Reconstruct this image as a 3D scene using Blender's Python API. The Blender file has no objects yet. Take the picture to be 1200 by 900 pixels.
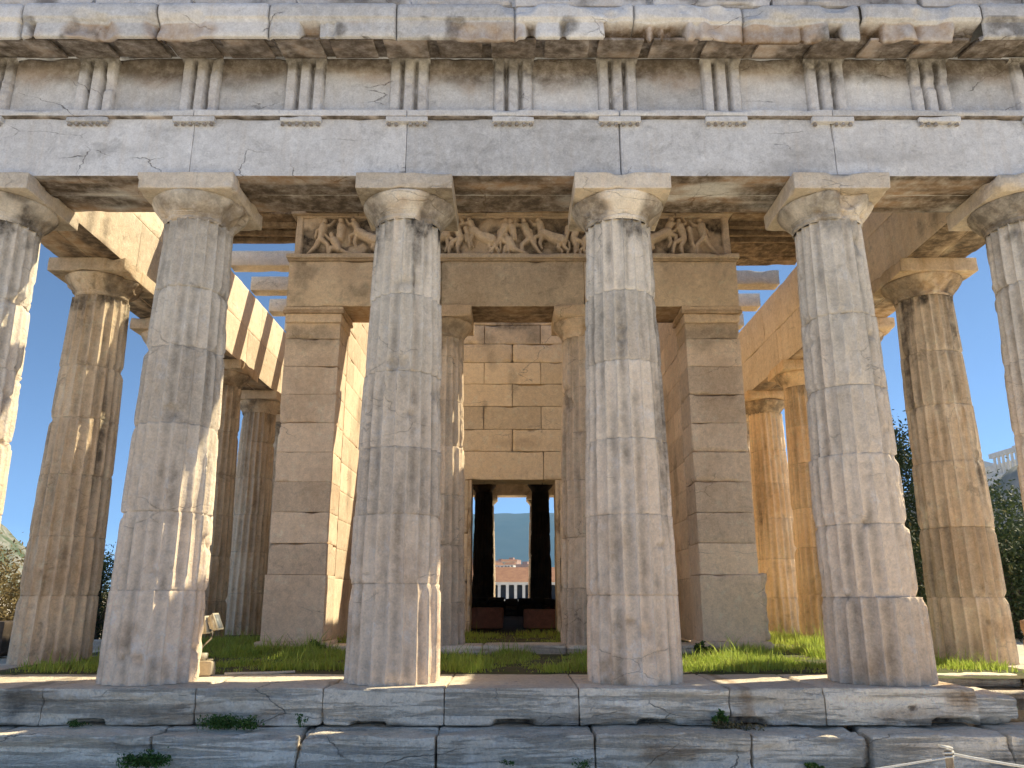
import bpy, math, random
import numpy as np
R = math.radians
random.seed(7)
rng = np.random.default_rng(7)
scene = bpy.context.scene
col = scene.collection

# ------------------------------------------------------------------ camera
cam_data = bpy.data.cameras.new('camera')
cam = bpy.data.objects.new('camera', cam_data)
col.objects.link(cam)
cam.location = (-0.022, -8.863, 0.87)
cam.rotation_euler = (R(90 + 15.14), 0, R(-0.04))
cam_data.sensor_width = 36
cam_data.lens = 27.59
cam_data.clip_start = 0.1
cam_data.clip_end = 40000
scene.camera = cam

# ------------------------------------------------------------------ light
SUN_EL, SUN_PHI = 47.0, 24.0          # elevation; degrees from +X (south) towards +Y (east)
world = bpy.data.worlds.new('World')
scene.world = world
world.use_nodes = True
wn, wl = world.node_tree.nodes, world.node_tree.links
bg = wn['Background']
sky = wn.new('ShaderNodeTexSky')
sky.sky_type = 'NISHITA'
sky.sun_disc = False
sky.sun_elevation = R(SUN_EL)
sky.sun_rotation = R(90 - SUN_PHI)
sky.altitude = 100
sky.air_density = 0.19
sky.dust_density = 0.0
sky.ozone_density = 5.5
wl.new(sky.outputs[0], bg.inputs[0])
bg.inputs[1].default_value = 0.15
sd = bpy.data.lights.new('sun', 'SUN')
sd.energy = 2.15
sd.angle = R(0.53)
sd.color = (1.0, 0.94, 0.84)
sun = bpy.data.objects.new('sun', sd)
col.objects.link(sun)
ce, se, cp, sp_ = math.cos(R(SUN_EL)), math.sin(R(SUN_EL)), math.cos(R(SUN_PHI)), math.sin(R(SUN_PHI))
from mathutils import Vector, Matrix
sun.rotation_euler = Vector((ce * cp, ce * sp_, se)).to_track_quat('Z', 'Y').to_euler()
sun.location = (20, 5, 30)
scene.view_settings.view_transform = 'Standard'
scene.view_settings.look = 'None'
scene.view_settings.gamma = 1
scene.view_settings.use_curve_mapping = False
scene.view_settings.exposure = 1.78
scene.view_settings.use_white_balance = True
scene.view_settings.white_balance_temperature = 8400
scene.view_settings.white_balance_tint = 3
scene.render.engine = 'CYCLES'
scene.cycles.max_bounces = 8
scene.cycles.diffuse_bounces = 4
scene.cycles.volume_bounces = 0

# ------------------------------------------------------------------ numpy noise
def _h(i, j, k, s):
    n = (i * 374761393 + j * 668265263 + k * 1442695041 + s * 974634777) & 0xffffffff
    n = ((n ^ (n >> 13)) * 1274126177) & 0xffffffff
    n = n ^ (n >> 16)
    return (n & 0xffff) / 65535.0
def vnoise(P, s=0):
    P = np.asarray(P, float)
    F = np.floor(P).astype(np.int64); t = P - F
    t = t * t * (3 - 2 * t)
    i, j, k = F[:, 0], F[:, 1], F[:, 2]
    x, y, z = t[:, 0], t[:, 1], t[:, 2]
    def L(a, b, w): return a + (b - a) * w
    c00 = L(_h(i, j, k, s), _h(i + 1, j, k, s), x); c10 = L(_h(i, j + 1, k, s), _h(i + 1, j + 1, k, s), x)
    c01 = L(_h(i, j, k + 1, s), _h(i + 1, j, k + 1, s), x); c11 = L(_h(i, j + 1, k + 1, s), _h(i + 1, j + 1, k + 1, s), x)
    return L(L(c00, c10, y), L(c01, c11, y), z)
def fbm(P, o=4, s=0, g=0.5):
    P = np.asarray(P, float); a = 1; v = 0; T = 0
    for q in range(o):
        v = v + a * vnoise(P * 2 ** q + 17.3 * q, s + q); T += a; a *= g
    return v / T
def sstep(a, b, x):
    t = np.clip((x - a) / (b - a), 0, 1)
    return t * t * (3 - 2 * t)

# ------------------------------------------------------------------ mesh accumulator
class MB:
    def __init__(self): self.v = []; self.f = []; self.w = []; self.n = 0; self.mi = []
    def add(self, V, F, W=None, mi=0):
        V = np.asarray(V, float).reshape(-1, 3); F = np.asarray(F, np.int64)
        if W is None: W = np.tile([0.5, 0., 0.], (len(V), 1))
        W = np.asarray(W, float)
        if W.ndim == 1: W = np.tile(W, (len(V), 1))
        self.v.append(V); self.f.append(F + self.n); self.w.append(W); self.mi.append(np.full(len(F), mi)); self.n += len(V)
    def build(self, name, mat, parent=None, smooth=True, loc=None):
        V = np.concatenate(self.v); W = np.concatenate(self.w)
        me = bpy.data.meshes.new(name)
        tot = np.concatenate([np.full(len(f), f.shape[1]) for f in self.f])
        loops = np.concatenate([f.ravel() for f in self.f])
        me.vertices.add(len(V)); me.vertices.foreach_set('co', V.astype(np.float32).ravel())
        me.loops.add(len(loops)); me.loops.foreach_set('vertex_index', loops.astype(np.int32))
        me.polygons.add(len(tot))
        st = np.concatenate([[0], np.cumsum(tot)[:-1]])
        me.polygons.foreach_set('loop_start', st.astype(np.int32))
        me.polygons.foreach_set('loop_total', tot.astype(np.int32))
        me.polygons.foreach_set('material_index', np.concatenate(self.mi).astype(np.int32))
        me.polygons.foreach_set('use_smooth', np.full(len(tot), smooth))
        a = me.attributes.new('wear', 'FLOAT_COLOR', 'POINT')  # tone, rust and soot; also carries painted flute shading
        a.data.foreach_set('color', np.concatenate([W, np.ones((len(W), 1))], 1).astype(np.float32).ravel())
        me.update(calc_edges=True); me.validate()
        for m in (mat if isinstance(mat, (list, tuple)) else [mat]): me.materials.append(m)
        o = bpy.data.objects.new(name, me); col.objects.link(o)
        if loc is not None: o.location = loc
        if parent is not None: o.parent = parent
        return o
def grid_faces(nu, nv, wrap=False):
    u = np.arange(nu if wrap else nu - 1); v = np.arange(nv - 1)
    U, Vv = np.meshgrid(u, v, indexing='ij'); U = U.ravel(); Vv = Vv.ravel(); U2 = (U + 1) % nu
    return np.stack([U * nv + Vv, U2 * nv + Vv, U2 * nv + Vv + 1, U * nv + Vv + 1], 1)

def rough_block(mb, x0, x1, y0, y1, z0, z1, cell=0.05, amp=0.006, rnd=0.012, chip=0.03, tone=None, seed=0, fn=None,
                stain=None, mi=0, faces='xXyYzZ'):
    """one dressed stone: a subdivided box with worn, chipped arrises. fn(P)->P sculpts, stain(P)->(G,B) paints crust and shade"""
    if tone is None: tone = random.random()
    c = np.array([(x0 + x1) / 2, (y0 + y1) / 2, (z0 + z1) / 2]); h = np.array([(x1 - x0) / 2, (y1 - y0) / 2, (z1 - z0) / 2])
    for ch in faces:
        ax = 'xyz'.index(ch.lower()); s = 1 if ch.isupper() else -1
        a, b = [(1, 2), (2, 0), (0, 1)][ax]
        if s < 0: a, b = b, a
        def lin(hh):
            n = max(2, int(round(2 * hh / cell)) + 1)
            t = np.linspace(-hh, hh, n)
            e = min(rnd * 1.2, hh * 0.4)
            if n > 3: t = np.unique(np.concatenate([t[np.abs(t) < hh - e * 1.1], [-hh, -hh + e, hh - e, hh]]))
            return t
        A, B = np.meshgrid(lin(h[a]), lin(h[b]), indexing='ij')
        P = np.zeros((A.size, 3)); P[:, a] = A.ravel(); P[:, b] = B.ravel(); P[:, ax] = s * h[ax]
        F = grid_faces(A.shape[0], A.shape[1])
        W = P + c
        n1 = fbm(W * 5.0, 4, seed); n2 = fbm(W * 2.2, 3, seed + 9)
        r = (rnd * (0.4 + 1.2 * n1) + chip * sstep(0.56, 0.72, n2))[:, None]
        r = np.minimum(r, 0.45 * h.min())
        q = np.clip(P, -(h - r), h - r); d = P - q; L = np.linalg.norm(d, axis=1, keepdims=True) + 1e-9
        P2 = q + d / L * np.minimum(L, r)
        edge = (np.abs(d) > 1e-4).sum(1) > 1
        P2 = P2 - d / L * ((n1 - .45)[:, None] * amp * 2 + (edge * chip * sstep(.5, .8, n2))[:, None] * .5)
        W = P2 + c
        if fn is not None: W = fn(W)
        g = np.zeros(len(W)); bb = np.zeros(len(W))
        if stain is not None: g, bb = stain(W, ax, s)
        mb.add(W, F, np.stack([np.full(len(W), tone), g + np.zeros(len(W)), bb + np.zeros(len(W))], 1), mi)

def spots(lst, axis=(0, 2)):
    def f(W, ax=0, s=0):
        g = np.zeros(len(W)); b = np.zeros(len(W)); n = fbm(W * 4, 4, 3)
        for (u, v, ru, rv, kind, k) in lst:
            d = ((W[:, axis[0]] - u) / ru) ** 2 + ((W[:, axis[1]] - v) / rv) ** 2
            m = k * sstep(1.3, .4, np.sqrt(d) + (n - .5) * 1.6)
            if kind == 'g': g = np.maximum(g, m)
            else: b = np.maximum(b, m)
        return g, b
    return f
def carve(lst, axis=1, sign=1):
    """push a surface in at elliptical holes: (x, z, rx, rz, depth)"""
    def f(W):
        n = fbm(W * 6, 3, 5)
        for (x, z, rx, rz, dp) in lst:
            d = (np.abs((W[:, 0] - x) / rx) ** 5 + np.abs((W[:, 2] - z) / rz) ** 5) ** .2 + (n - .5) * .5
            W[:, 1] += dp * sstep(1.15, .75, d) * (W[:, 1] < -0.3)
        return W
    return f

# ------------------------------------------------------------------ materials
def new_mat(name):
    m = bpy.data.materials.new(name); m.use_nodes = True
    nt = m.node_tree; return m, nt, nt.nodes, nt.links, nt.nodes['Principled BSDF']
class NT:
    def __init__(self, nt): self.n = nt.nodes; self.l = nt.links
    def noise(self, vec, scale, detail=5, rough=.6, dist=0):
        t = self.n.new('ShaderNodeTexNoise'); self.l.new(vec, t.inputs['Vector']); t.inputs['Scale'].default_value = scale
        t.inputs['Detail'].default_value = detail; t.inputs['Roughness'].default_value = rough; t.inputs['Distortion'].default_value = dist
        return t.outputs['Fac']
    def mapping(self, vec, sc, loc=(0, 0, 0)):
        m = self.n.new('ShaderNodeMapping'); self.l.new(vec, m.inputs[0]); m.inputs['Scale'].default_value = sc
        m.inputs['Location'].default_value = loc; return m.outputs[0]
    def ramp(self, x, a, b, ca=(0, 0, 0, 1), cb=(1, 1, 1, 1)):
        r = self.n.new('ShaderNodeMapRange'); self.l.new(x, r.inputs[0]) ; r.inputs[1].default_value = a; r.inputs[2].default_value = b
        r.interpolation_type = 'SMOOTHSTEP'; return r.outputs[0]
    def mrange(self, x, a, b, c, d):
        r = self.n.new('ShaderNodeMapRange'); self.l.new(x, r.inputs[0]); r.inputs[1].default_value = a; r.inputs[2].default_value = b
        r.inputs[3].default_value = c; r.inputs[4].default_value = d; return r.outputs[0]
    def math(self, op, a, b=None):
        m = self.n.new('ShaderNodeMath'); m.operation = op; m.use_clamp = False
        for i, v in enumerate((a, b)):
            if v is None: continue
            if isinstance(v, (int, float)): m.inputs[i].default_value = v
            else: self.l.new(v, m.inputs[i])
        return m.outputs[0]
    def mix(self, f, a, b, mode='MIX'):
        m = self.n.new('ShaderNodeMix'); m.data_type = 'RGBA'; m.blend_type = mode
        for key, v in ((0, f), (6, a), (7, b)):
            if isinstance(v, (int, float)): m.inputs[key].default_value = v
            elif isinstance(v, tuple): m.inputs[key].default_value = (*v[:3], 1)
            else: self.l.new(v, m.inputs[key])
        return m.outputs[2]
def marble(name, light, mid, warm, streak=.5, crust=.4, zwarm=0, vein=.3, bump=.5, strata=0, soot_shade_c=(.075, .062, .05), rust_c=(.36, .2, .09), shift=0):
    m, nt, n, l, b = new_mat(name); T = NT(nt)
    pos = n.new('ShaderNodeNewGeometry').outputs['Position']
    pos = T.mapping(pos, (1, 1, 1), (shift, shift * 1.3, shift * .7))
    at = n.new('ShaderNodeAttribute'); at.attribute_name = 'wear'
    sep = n.new('ShaderNodeSeparateColor'); l.new(at.outputs['Color'], sep.inputs[0])
    big = T.noise(pos, .9, 5, .62, .4)
    c = T.mix(T.ramp(big, .35, .65), light, mid)
    st = T.noise(T.mapping(pos, (7, 7, .55)), 1.0, 6, .65, .3)
    if zwarm:
        gz = n.new('ShaderNodeNewGeometry').outputs['Position']
        sx = n.new('ShaderNodeSeparateXYZ'); l.new(gz, sx.inputs[0])
        zz = T.math('ADD', sx.outputs[2], T.math('MULTIPLY', T.math('SUBTRACT', T.noise(T.mapping(pos, (1, 1, .4)), 1.6, 5, .6), .5), 3.5))
        c = T.mix(T.math('MULTIPLY', T.mrange(zz, 4.2, .6, 0, 1), zwarm), c, warm)
    c = T.mix(T.math('MULTIPLY', T.ramp(st, .5, .72), streak), c, warm)
    st2 = T.noise(T.mapping(pos, (16, 16, .8), (5, 3, 1)), 1.0, 5, .7, .2)
    c = T.mix(T.math('MULTIPLY', T.ramp(st2, .56, .76), streak * .8), c, tuple(x * .42 for x in mid))
    blot = T.noise(pos, 3.1, 6, .74, .6)
    c = T.mix(T.math('MULTIPLY', T.ramp(blot, .55, .68), crust), c, tuple(x * .36 for x in mid))
    pale = T.noise(T.mapping(pos, (1, 1, 1), (9, 2, 4)), 5.5, 5, .7, .3)
    c = T.mix(T.math('MULTIPLY', T.ramp(pale, .54, .68), .3), c, tuple(min(.86, x * 1.3 + .04) for x in light))
    if vein:
        wv = T.mapping(pos, (1, 1, 2.2), (3, 1, 8))
        wob = n.new('ShaderNodeTexNoise'); l.new(wv, wob.inputs[0]); wob.inputs['Scale'].default_value = 2.2; wob.inputs['Detail'].default_value = 5
        add = n.new('ShaderNodeVectorMath'); add.operation = 'ADD'
        sc = n.new('ShaderNodeVectorMath'); sc.operation = 'SCALE'; l.new(wob.outputs['Color'], sc.inputs[0]); sc.inputs['Scale'].default_value = .45
        l.new(wv, add.inputs[0]); l.new(sc.outputs[0], add.inputs[1])
        vo = n.new('ShaderNodeTexVoronoi'); vo.feature = 'DISTANCE_TO_EDGE'; l.new(add.outputs[0], vo.inputs['Vector']); vo.inputs['Scale'].default_value = .8
        vm = T.math('MULTIPLY', T.ramp(vo.outputs['Distance'], .009, .0), T.ramp(T.noise(pos, 1.1, 5), .52, .60))
        c = T.mix(T.math('MULTIPLY', vm, vein), c, (.06, .05, .045))
    fine = T.noise(pos, 46, 4, .7)
    medn = T.noise(pos, 11, 5, .75, .5)
    sn = T.noise(T.mapping(pos, (.9, .9, 13), (2, 7, 1)), 1.0, 6, .72, .5)
    if strata: c = T.mix(T.math('MULTIPLY', T.ramp(sn, .54, .66), strata), c, tuple(x * .42 for x in mid))
    tone = T.math('ADD', T.mrange(sep.outputs[0], 0, 1, .82, 1.14), T.mrange(fine, .3, .7, -.13, .13))
    tone = T.math('ADD', tone, T.mrange(medn, .3, .7, -.15, .15))
    cmb = n.new('ShaderNodeCombineColor')
    for i in range(3): l.new(tone, cmb.inputs[i])
    c = T.mix(1.0, c, cmb.outputs[0], 'MULTIPLY')
    gn = T.mrange(T.noise(pos, 7, 6, .7), .3, .6, .35, 1)
    c = T.mix(T.math('MULTIPLY', sep.outputs[1], gn), c, rust_c)
    c = T.mix(T.math('MULTIPLY', sep.outputs[2], gn), c, soot_shade_c)  # soot, plus the shade painted into flutes and slots
    l.new(c, b.inputs['Base Color']); b.inputs['Roughness'].default_value = .82
    b.inputs['Specular IOR Level'].default_value = .25
    h = T.math('ADD', T.math('MULTIPLY', T.noise(pos, 14, 6, .72, .4), 1.0), T.math('MULTIPLY', fine, .35))
    h = T.math('ADD', h, T.math('MULTIPLY', T.ramp(blot, .52, .7), -.35))
    if strata: h = T.math('ADD', h, T.math('MULTIPLY', T.ramp(sn, .48, .66), -1.1))
    h = T.math('ADD', h, T.math('MULTIPLY', T.ramp(T.noise(pos, 30, 3, .5), .62, .72), -.4))
    if vein: h = T.math('ADD', h, T.math('MULTIPLY', vm, -.8))
    bp = n.new('ShaderNodeBump'); bp.inputs['Strength'].default_value = bump; bp.inputs['Distance'].default_value = .03
    l.new(h, bp.inputs['Height']); l.new(bp.outputs[0], b.inputs['Normal'])
    return m
M_front = marble('weathered_grey_marble', (.84, .75, .63), (.73, .645, .53), (.90, .68, .50), .28, .22, .85, .35, .55)
M_ent = marble('grey_white_marble', (.69, .69, .695), (.60, .59, .585), (.58, .47, .36), .22, .3, 0, .8, .4, shift=3)
M_step = marble('step_marble', (.93, .82, .67), (.88, .76, .60), (.80, .60, .43), .2, .16, 0, .6, .9, strata=.22, shift=7)
M_gold = marble('golden_marble', (.80, .665, .52), (.72, .585, .44), (.60, .44, .28), .4, .35, 0, .25, .45, shift=11)
M_flank = marble('tan_marble', (.82, .66, .48), (.70, .54, .38), (.55, .36, .20), .75, .5, 0, .3, .55, shift=17)
M_wall = marble('ochre_marble', (.86, .68, .51), (.76, .59, .44), (.68, .48, .31), .25, .22, 0, .5, .35, shift=23)
M_cross = marble('pale_ochre_marble', (.86, .72, .54), (.82, .67, .49), (.74, .56, .38), .15, .15, 0, .5, .35, shift=41)
M_relief = marble('relief_marble', (.80, .66, .51), (.68, .55, .42), (.55, .41, .29), .2, .35, 0, .1, .5, shift=29)
M_dark = marble('dark_and_shaded_stone', (.12, .09, .07), (.07, .055, .045), (.10, .06, .04), .4, .3, 0, 0, .6, shift=31)  # shade of the roofed interior put into the colour; also plain dark stone
M_orange = marble('orange_bounce_lit_marble', (.90, .68, .45), (.82, .58, .36), (.66, .42, .22), .6, .3, 0, .3, .5, shift=43)  # flank marble brightened in colour to stand for bounced sunlight
M_brown = marble('brown_stone', (.42, .28, .19), (.34, .21, .14), (.3, .17, .1), .2, .4, 0, .3, .8, shift=47)
M_red = marble('reddish_stone', (.66, .30, .2), (.55, .24, .15), (.5, .2, .12), .2, .3, 0, .3, .6, shift=37)

def simple(name, c1, c2, scale=5, rough=.85, bump=.3, attr=0, metallic=0, spec=.3, dist=.02):
    m, nt, n, l, b = new_mat(name); T = NT(nt)
    pos = n.new('ShaderNodeNewGeometry').outputs['Position']
    f = T.noise(pos, scale, 7, .65, .2)
    c = T.mix(T.ramp(f, .35, .65), c1, c2)
    if attr:
        at = n.new('ShaderNodeAttribute'); at.attribute_name = 'wear'
        sep = n.new('ShaderNodeSeparateColor'); l.new(at.outputs['Color'], sep.inputs[0])
        t = T.mrange(sep.outputs[0], 0, 1, 1 - attr, 1 + attr)
        cmb = n.new('ShaderNodeCombineColor')
        for i in range(3): l.new(t, cmb.inputs[i])
        c = T.mix(1.0, c, cmb.outputs[0], 'MULTIPLY')
    l.new(c, b.inputs['Base Color']); b.inputs['Roughness'].default_value = rough; b.inputs['Metallic'].default_value = metallic
    b.inputs['Specular IOR Level'].default_value = spec
    if bump:
        bp = n.new('ShaderNodeBump'); bp.inputs['Strength'].default_value = bump; bp.inputs['Distance'].default_value = dist
        l.new(f, bp.inputs['Height']); l.new(bp.outputs[0], b.inputs['Normal'])
    return m
def leafy(name, c1, c2, trans=.35, var=.5):
    m, nt, n, l, b = new_mat(name); T = NT(nt)
    at = n.new('ShaderNodeAttribute'); at.attribute_name = 'wear'
    sep = n.new('ShaderNodeSeparateColor'); l.new(at.outputs['Color'], sep.inputs[0])
    c = T.mix(sep.outputs[0], c1, c2)
    c = T.mix(sep.outputs[1], c, (.34, .28, .12))
    l.new(c, b.inputs['Base Color']); b.inputs['Roughness'].default_value = .6; b.inputs['Specular IOR Level'].default_value = .3
    tr = n.new('ShaderNodeBsdfTranslucent'); l.new(c, tr.inputs[0])
    mx = n.new('ShaderNodeMixShader'); mx.inputs[0].default_value = trans
    l.new(b.outputs[0], mx.inputs[1]); l.new(tr.outputs[0], mx.inputs[2]); l.new(mx.outputs[0], n['Material Output'].inputs[0])
    return m
M_grass = leafy('grass_blades', (.30, .43, .07), (.60, .70, .17), .5)
M_weed = leafy('weed_leaves', (.04, .10, .025), (.12, .22, .05), .35)
M_cyp = leafy('cypress_leaves', (.012, .028, .010), (.035, .06, .02), .15)
M_olive = leafy('olive_leaves', (.03, .05, .018), (.08, .11, .04), .2)
M_dry = leafy('dry_leaves', (.16, .12, .05), (.30, .22, .10), .3)
M_bark = simple('bark', (.09, .065, .045), (.16, .12, .09), 9, .9, .6)
M_soil = simple('soil_and_grass', (.13, .11, .065), (.07, .10, .03), 3.5, .95, .6, dist=.04)
M_sand = simple('pale_earth', (.34, .28, .2), (.24, .2, .13), 1.1, .95, .5, dist=.05)

def tag(o, label=None, cat=None, group=None, kind=None):
    if label: o['label'] = label
    if cat: o['category'] = cat
    if group: o['group'] = group
    if kind: o['kind'] = kind
    return o
def empty(name, loc=(0, 0, 0)):
    e = bpy.data.objects.new(name, None); e.location = loc; e.empty_display_size = .3; col.objects.link(e); return e
def copy_tree(o, parent=None, loc=None):
    c = o.copy(); col.objects.link(c)
    if parent is not None: c.parent = parent
    if loc is not None: c.location = loc
    for ch in o.children: copy_tree(ch, c)
    return c

# ================================================================== TERRAIN
def terrain_h(X, Y):
    dx = np.maximum(np.abs(X) - 10, 0); dy = np.where(Y > 15, np.maximum(Y - 34, 0), np.maximum(-14 - Y, 0))
    d = np.hypot(dx, dy)
    P = np.stack([X, Y, 0 * X], 1)
    h = -.78 + (fbm(P * .6, 3, 2) - .5) * .10
    h = h - 8.2 * sstep(14, 120, d) + (fbm(P * .02, 4, 4) - .5) * 6 * sstep(30, 200, d)
    far = np.hypot(X, Y)
    h = h + 44 * sstep(230, 1150, Y) * np.exp(-(X / 500) ** 2) * sstep(2600, 1500, Y)
    h = h - 12 * sstep(400, 2500, far)
    return h
na, nr = 220, 150
rad = np.concatenate([[0.01], np.geomspace(2, 16000, nr - 1)])
th = np.linspace(0, 2 * np.pi, na, endpoint=False)
A, Rr = np.meshgrid(th, rad, indexing='ij')
gx = (Rr * np.cos(A)).ravel(); gy = (Rr * np.sin(A)).ravel() + 5
mb = MB(); mb.add(np.stack([gx, gy, terrain_h(gx, gy)], 1), grid_faces(na, nr, True))
def ground_mat():
    m, nt, n, l, b = new_mat('ground'); T = NT(nt)
    pos = n.new('ShaderNodeNewGeometry').outputs['Position']
    c = T.mix(T.ramp(T.noise(pos, .35, 8, .65), .42, .58), (.76, .66, .53), (.62, .55, .42))
    c = T.mix(T.ramp(T.noise(pos, 6, 6, .7), .5, .7), c, (.80, .71, .58))
    l.new(c, b.inputs['Base Color']); b.inputs['Roughness'].default_value = .95
    bp = n.new('ShaderNodeBump'); bp.inputs['Strength'].default_value = .6; bp.inputs['Distance'].default_value = .05
    l.new(T.noise(pos, 9, 8, .7), bp.inputs['Height']); l.new(bp.outputs[0], b.inputs['Normal'])
    return m
tag(mb.build('ground', ground_mat()), kind='structure')

def hill(name, cx, cy, rx, ry, hgt, base, mat, seed, rot=0, power=1.0, amp=.35, n=90, freq=3.0, fn=None):
    u = np.linspace(-1, 1, n); U, V = np.meshgrid(u, u, indexing='ij'); U = U.ravel(); V = V.ravel()
    r = np.sqrt(U * U + V * V)
    P = np.stack([U * freq + seed, V * freq, 0 * U], 1)
    prof = sstep(1, 0, r) ** power if fn is None else fn(U, V, r)
    h = prof * hgt * (1 + (fbm(P, 6, seed) - .5) * 2 * amp)
    x = U * rx; y = V * ry; c, s = math.cos(rot), math.sin(rot)
    mb = MB(); mb.add(np.stack([cx + c * x - s * y, cy + s * x + c * y, base + h - 3 * (r > .98)], 1), grid_faces(n, n))
    return tag(mb.build(name, mat), kind='structure')
M_mtn = simple('mountain_scrub', (.07, .08, .06), (.04, .055, .04), .0015, .95, .0)
M_hill = simple('hill_scrub', (.33, .31, .26), (.09, .12, .05), .03, .95, .5, dist=3)
M_rock = simple('limestone_crag', (.34, .32, .30), (.12, .14, .10), .035, .95, .8, dist=2)
hill('mountain', 1200, 10500, 5200, 2600, 975, -20, M_mtn, 3, 0, 1, .14, 140, 4,
     fn=lambda U, V, r: sstep(1, .25, np.abs(V)) * sstep(1, .45, np.abs(U)))
hill('hill', -1320, 1650, 560, 420, 265, -22, M_hill, 8, 0, 1.0, .35, 110, 6)
def acro(U, V, r):
    e = np.maximum(np.abs(U), np.abs(V) * .9) + .05 * np.sin(U * 9 + V * 7)
    return .42 * sstep(1, .55, r) + .58 * sstep(.56, .46, e)
hill('rocky_hill', 425, 480, 320, 210, 81, -12, M_rock, 5, 0, 1, .05, 230, 16, fn=acro)

# ================================================================== THE TEMPLE
temple = empty('ancient_temple', (0, 0, 0))
tag(temple, 'weathered marble Doric temple with fluted columns seen straight on from its front steps', 'temple')
SP = 2.583
FX = [-6.2875, -3.8745, -1.2915, 1.2915, 3.8745, 6.2875]
FY = [0, 2.413] + [2.413 + SP * i for i in range(1, 11)] + [30.656]

# ---------------- krepis
sty_st = spots([(-6.1, -.2, .3, .12, 'b', .6), (-3.2, -.24, .7, .09, 'g', .5), (-2.35, -.26, .25, .09, 'g', .6), (2.28, -.15, .08, .2, 'g', .8), (2.0, -.32, .4, .06, 'b', .8),
                (4.42, -.12, .2, .16, 'g', .9), (3.9, -.27, .5, .1, 'g', .65), (-4.9, -.12, .12, .2, 'b', .6), (-4.6, -.1, .5, .07, 'b', .4), (.75, -.27, .5, .08, 'g', .35)])
def sty_all(W, ax, s):
    g, b = sty_st(W)
    for (hx, hz, rx, rz, dp) in holes:
        b = np.maximum(b, .95 * sstep(1.25, .8, np.sqrt(((W[:, 0] - hx) / rx) ** 2 + ((W[:, 2] - hz) / rz) ** 2)) * (ax == 1))  # slots painted dark inside to stand for deep shade
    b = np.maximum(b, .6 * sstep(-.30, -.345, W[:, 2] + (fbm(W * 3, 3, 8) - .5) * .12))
    return g, b
holes = [(-4.18, -.33, .16, .035, .16), (-1.42, -.335, .17, .03, .2), (-.0, -.33, .19, .04, .2), (1.39, -.335, .17, .04, .2), (2.25, -.32, .24, .05, .15), (4.3, -.335, .2, .05, .2), (3.9, -.18, .04, .02, .03)]
def step_wear(P):
    """upper front edge of the steps has split and worn away unevenly"""
    P = carve(holes)(P)
    f = P[:, 1] < 0.2
    n = fbm(P * np.array([1.6, 1, 5]), 5, 41)
    P[:, 1] += f * .05 * sstep(.5, .75, n)
    return P
mb = MB()
xs = [-6.9, -5.75, -4.62, -3.13, -1.87, -.68, .64, 2.12, 3.05, 4.55]
for a, b_ in zip(xs[:-1], xs[1:]):
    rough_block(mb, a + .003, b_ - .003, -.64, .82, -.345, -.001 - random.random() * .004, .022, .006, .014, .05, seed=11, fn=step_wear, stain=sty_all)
rough_block(mb, 4.50, 5.02, -.55, .3, -.345, -.07, .03, .03, .08, .12, seed=12, stain=sty_all)      # broken end block
rough_block(mb, 5.85, 6.93, -.64, .82, -.345, 0, .03, .02, .03, .08, seed=13, stain=sty_all)
rough_block(mb, 4.55, 5.9, .80, 1.6, -.14, -.001, .04, .008, .02, .04, seed=14, stain=None)
rough_block(mb, 4.6, 5.9, .45, 1.6, -.345, -.145, .04, .02, .02, .06, seed=15, stain=spots([(5.3, -.25, .7, .06, 'b', .6)]))
mb.build('stylobate', M_step, temple)
mb = MB()
xs = [-7.4, -6.0, -4.85, -3.35, -2.0, -.72, .75, 2.2, 3.3, 4.6, 5.8, 7.3]
step_st = spots([(1.45, -.52, .35, .09, 'g', .7), (-3.6, -.45, .5, .06, 'b', .5), (-.9, -.52, .5, .1, 'b', .4), (3.7, -.5, .4, .08, 'g', .3), (4.9, -.6, .6, .1, 'b', .7), (-5.3, -.55, .2, .1, 'b', .6)])
def st2(P):
    n = fbm(P * np.array([1.3, 1, 6]), 5, 77)
    f = (P[:, 1] < -.7)
    P[:, 1] += f * .07 * sstep(.48, .75, n); P[:, 2] -= f * .05 * sstep(.5, .8, fbm(P * np.array([1.1, 1, 1]), 4, 78))
    return P
for i, (a, b_) in enumerate(zip(xs[:-1], xs[1:])):
    bad = a >= 2.1
    rough_block(mb, a + .004, b_ - .004, -1.02, -.2, -.70, -.352 - random.random() * .008 - .01 * bad, .022, .012 + .012 * bad, .03 + .02 * bad, .09, seed=21 + i, fn=st2,
                stain=lambda W, ax, s: step_st(W))
mb.build('step', M_step, temple)
mb = MB()
for a in np.arange(-7.8, 7.8, 1.3):
    rough_block(mb, a + .004, a + 1.29, -1.38, -.6, -1.1, -.715, .05, .015, .03, .08, seed=31)
mb.build('step', M_step, temple)
# rest of the platform: flank and rear steps, core
mb = MB()
for sx in (-1, 1):
    for k, (z1, ox) in enumerate(((0, 6.93), (-.35, 7.3), (-.7, 7.67))):
        for yy in np.arange(.83, 31, 1.29):
            x0, x1 = sorted((sx * (ox - .75), sx * ox))
            if k == 0 and sx > 0 and yy < 1.7: x0 += 0.0
            rough_block(mb, x0, x1, yy + .003, yy + 1.287, z1 - .345, z1, .12, .008, .02, .05, seed=51 + k)
for k, (z1, oy) in enumerate(((0, 31.3), (-.35, 31.65), (-.7, 32.0))):
    for xx in np.arange(-6.9, 6.9, 1.38):
        rough_block(mb, xx, xx + 1.375, oy - .7, oy, z1 - .345, z1, .15, .008, .02, .05, seed=61)
rough_block(mb, -6.25, 6.25, 1.2, 30.7, -1.0, -.03, 1.5, 0, .01, 0)
mb.build('platform', M_step, temple)

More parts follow.
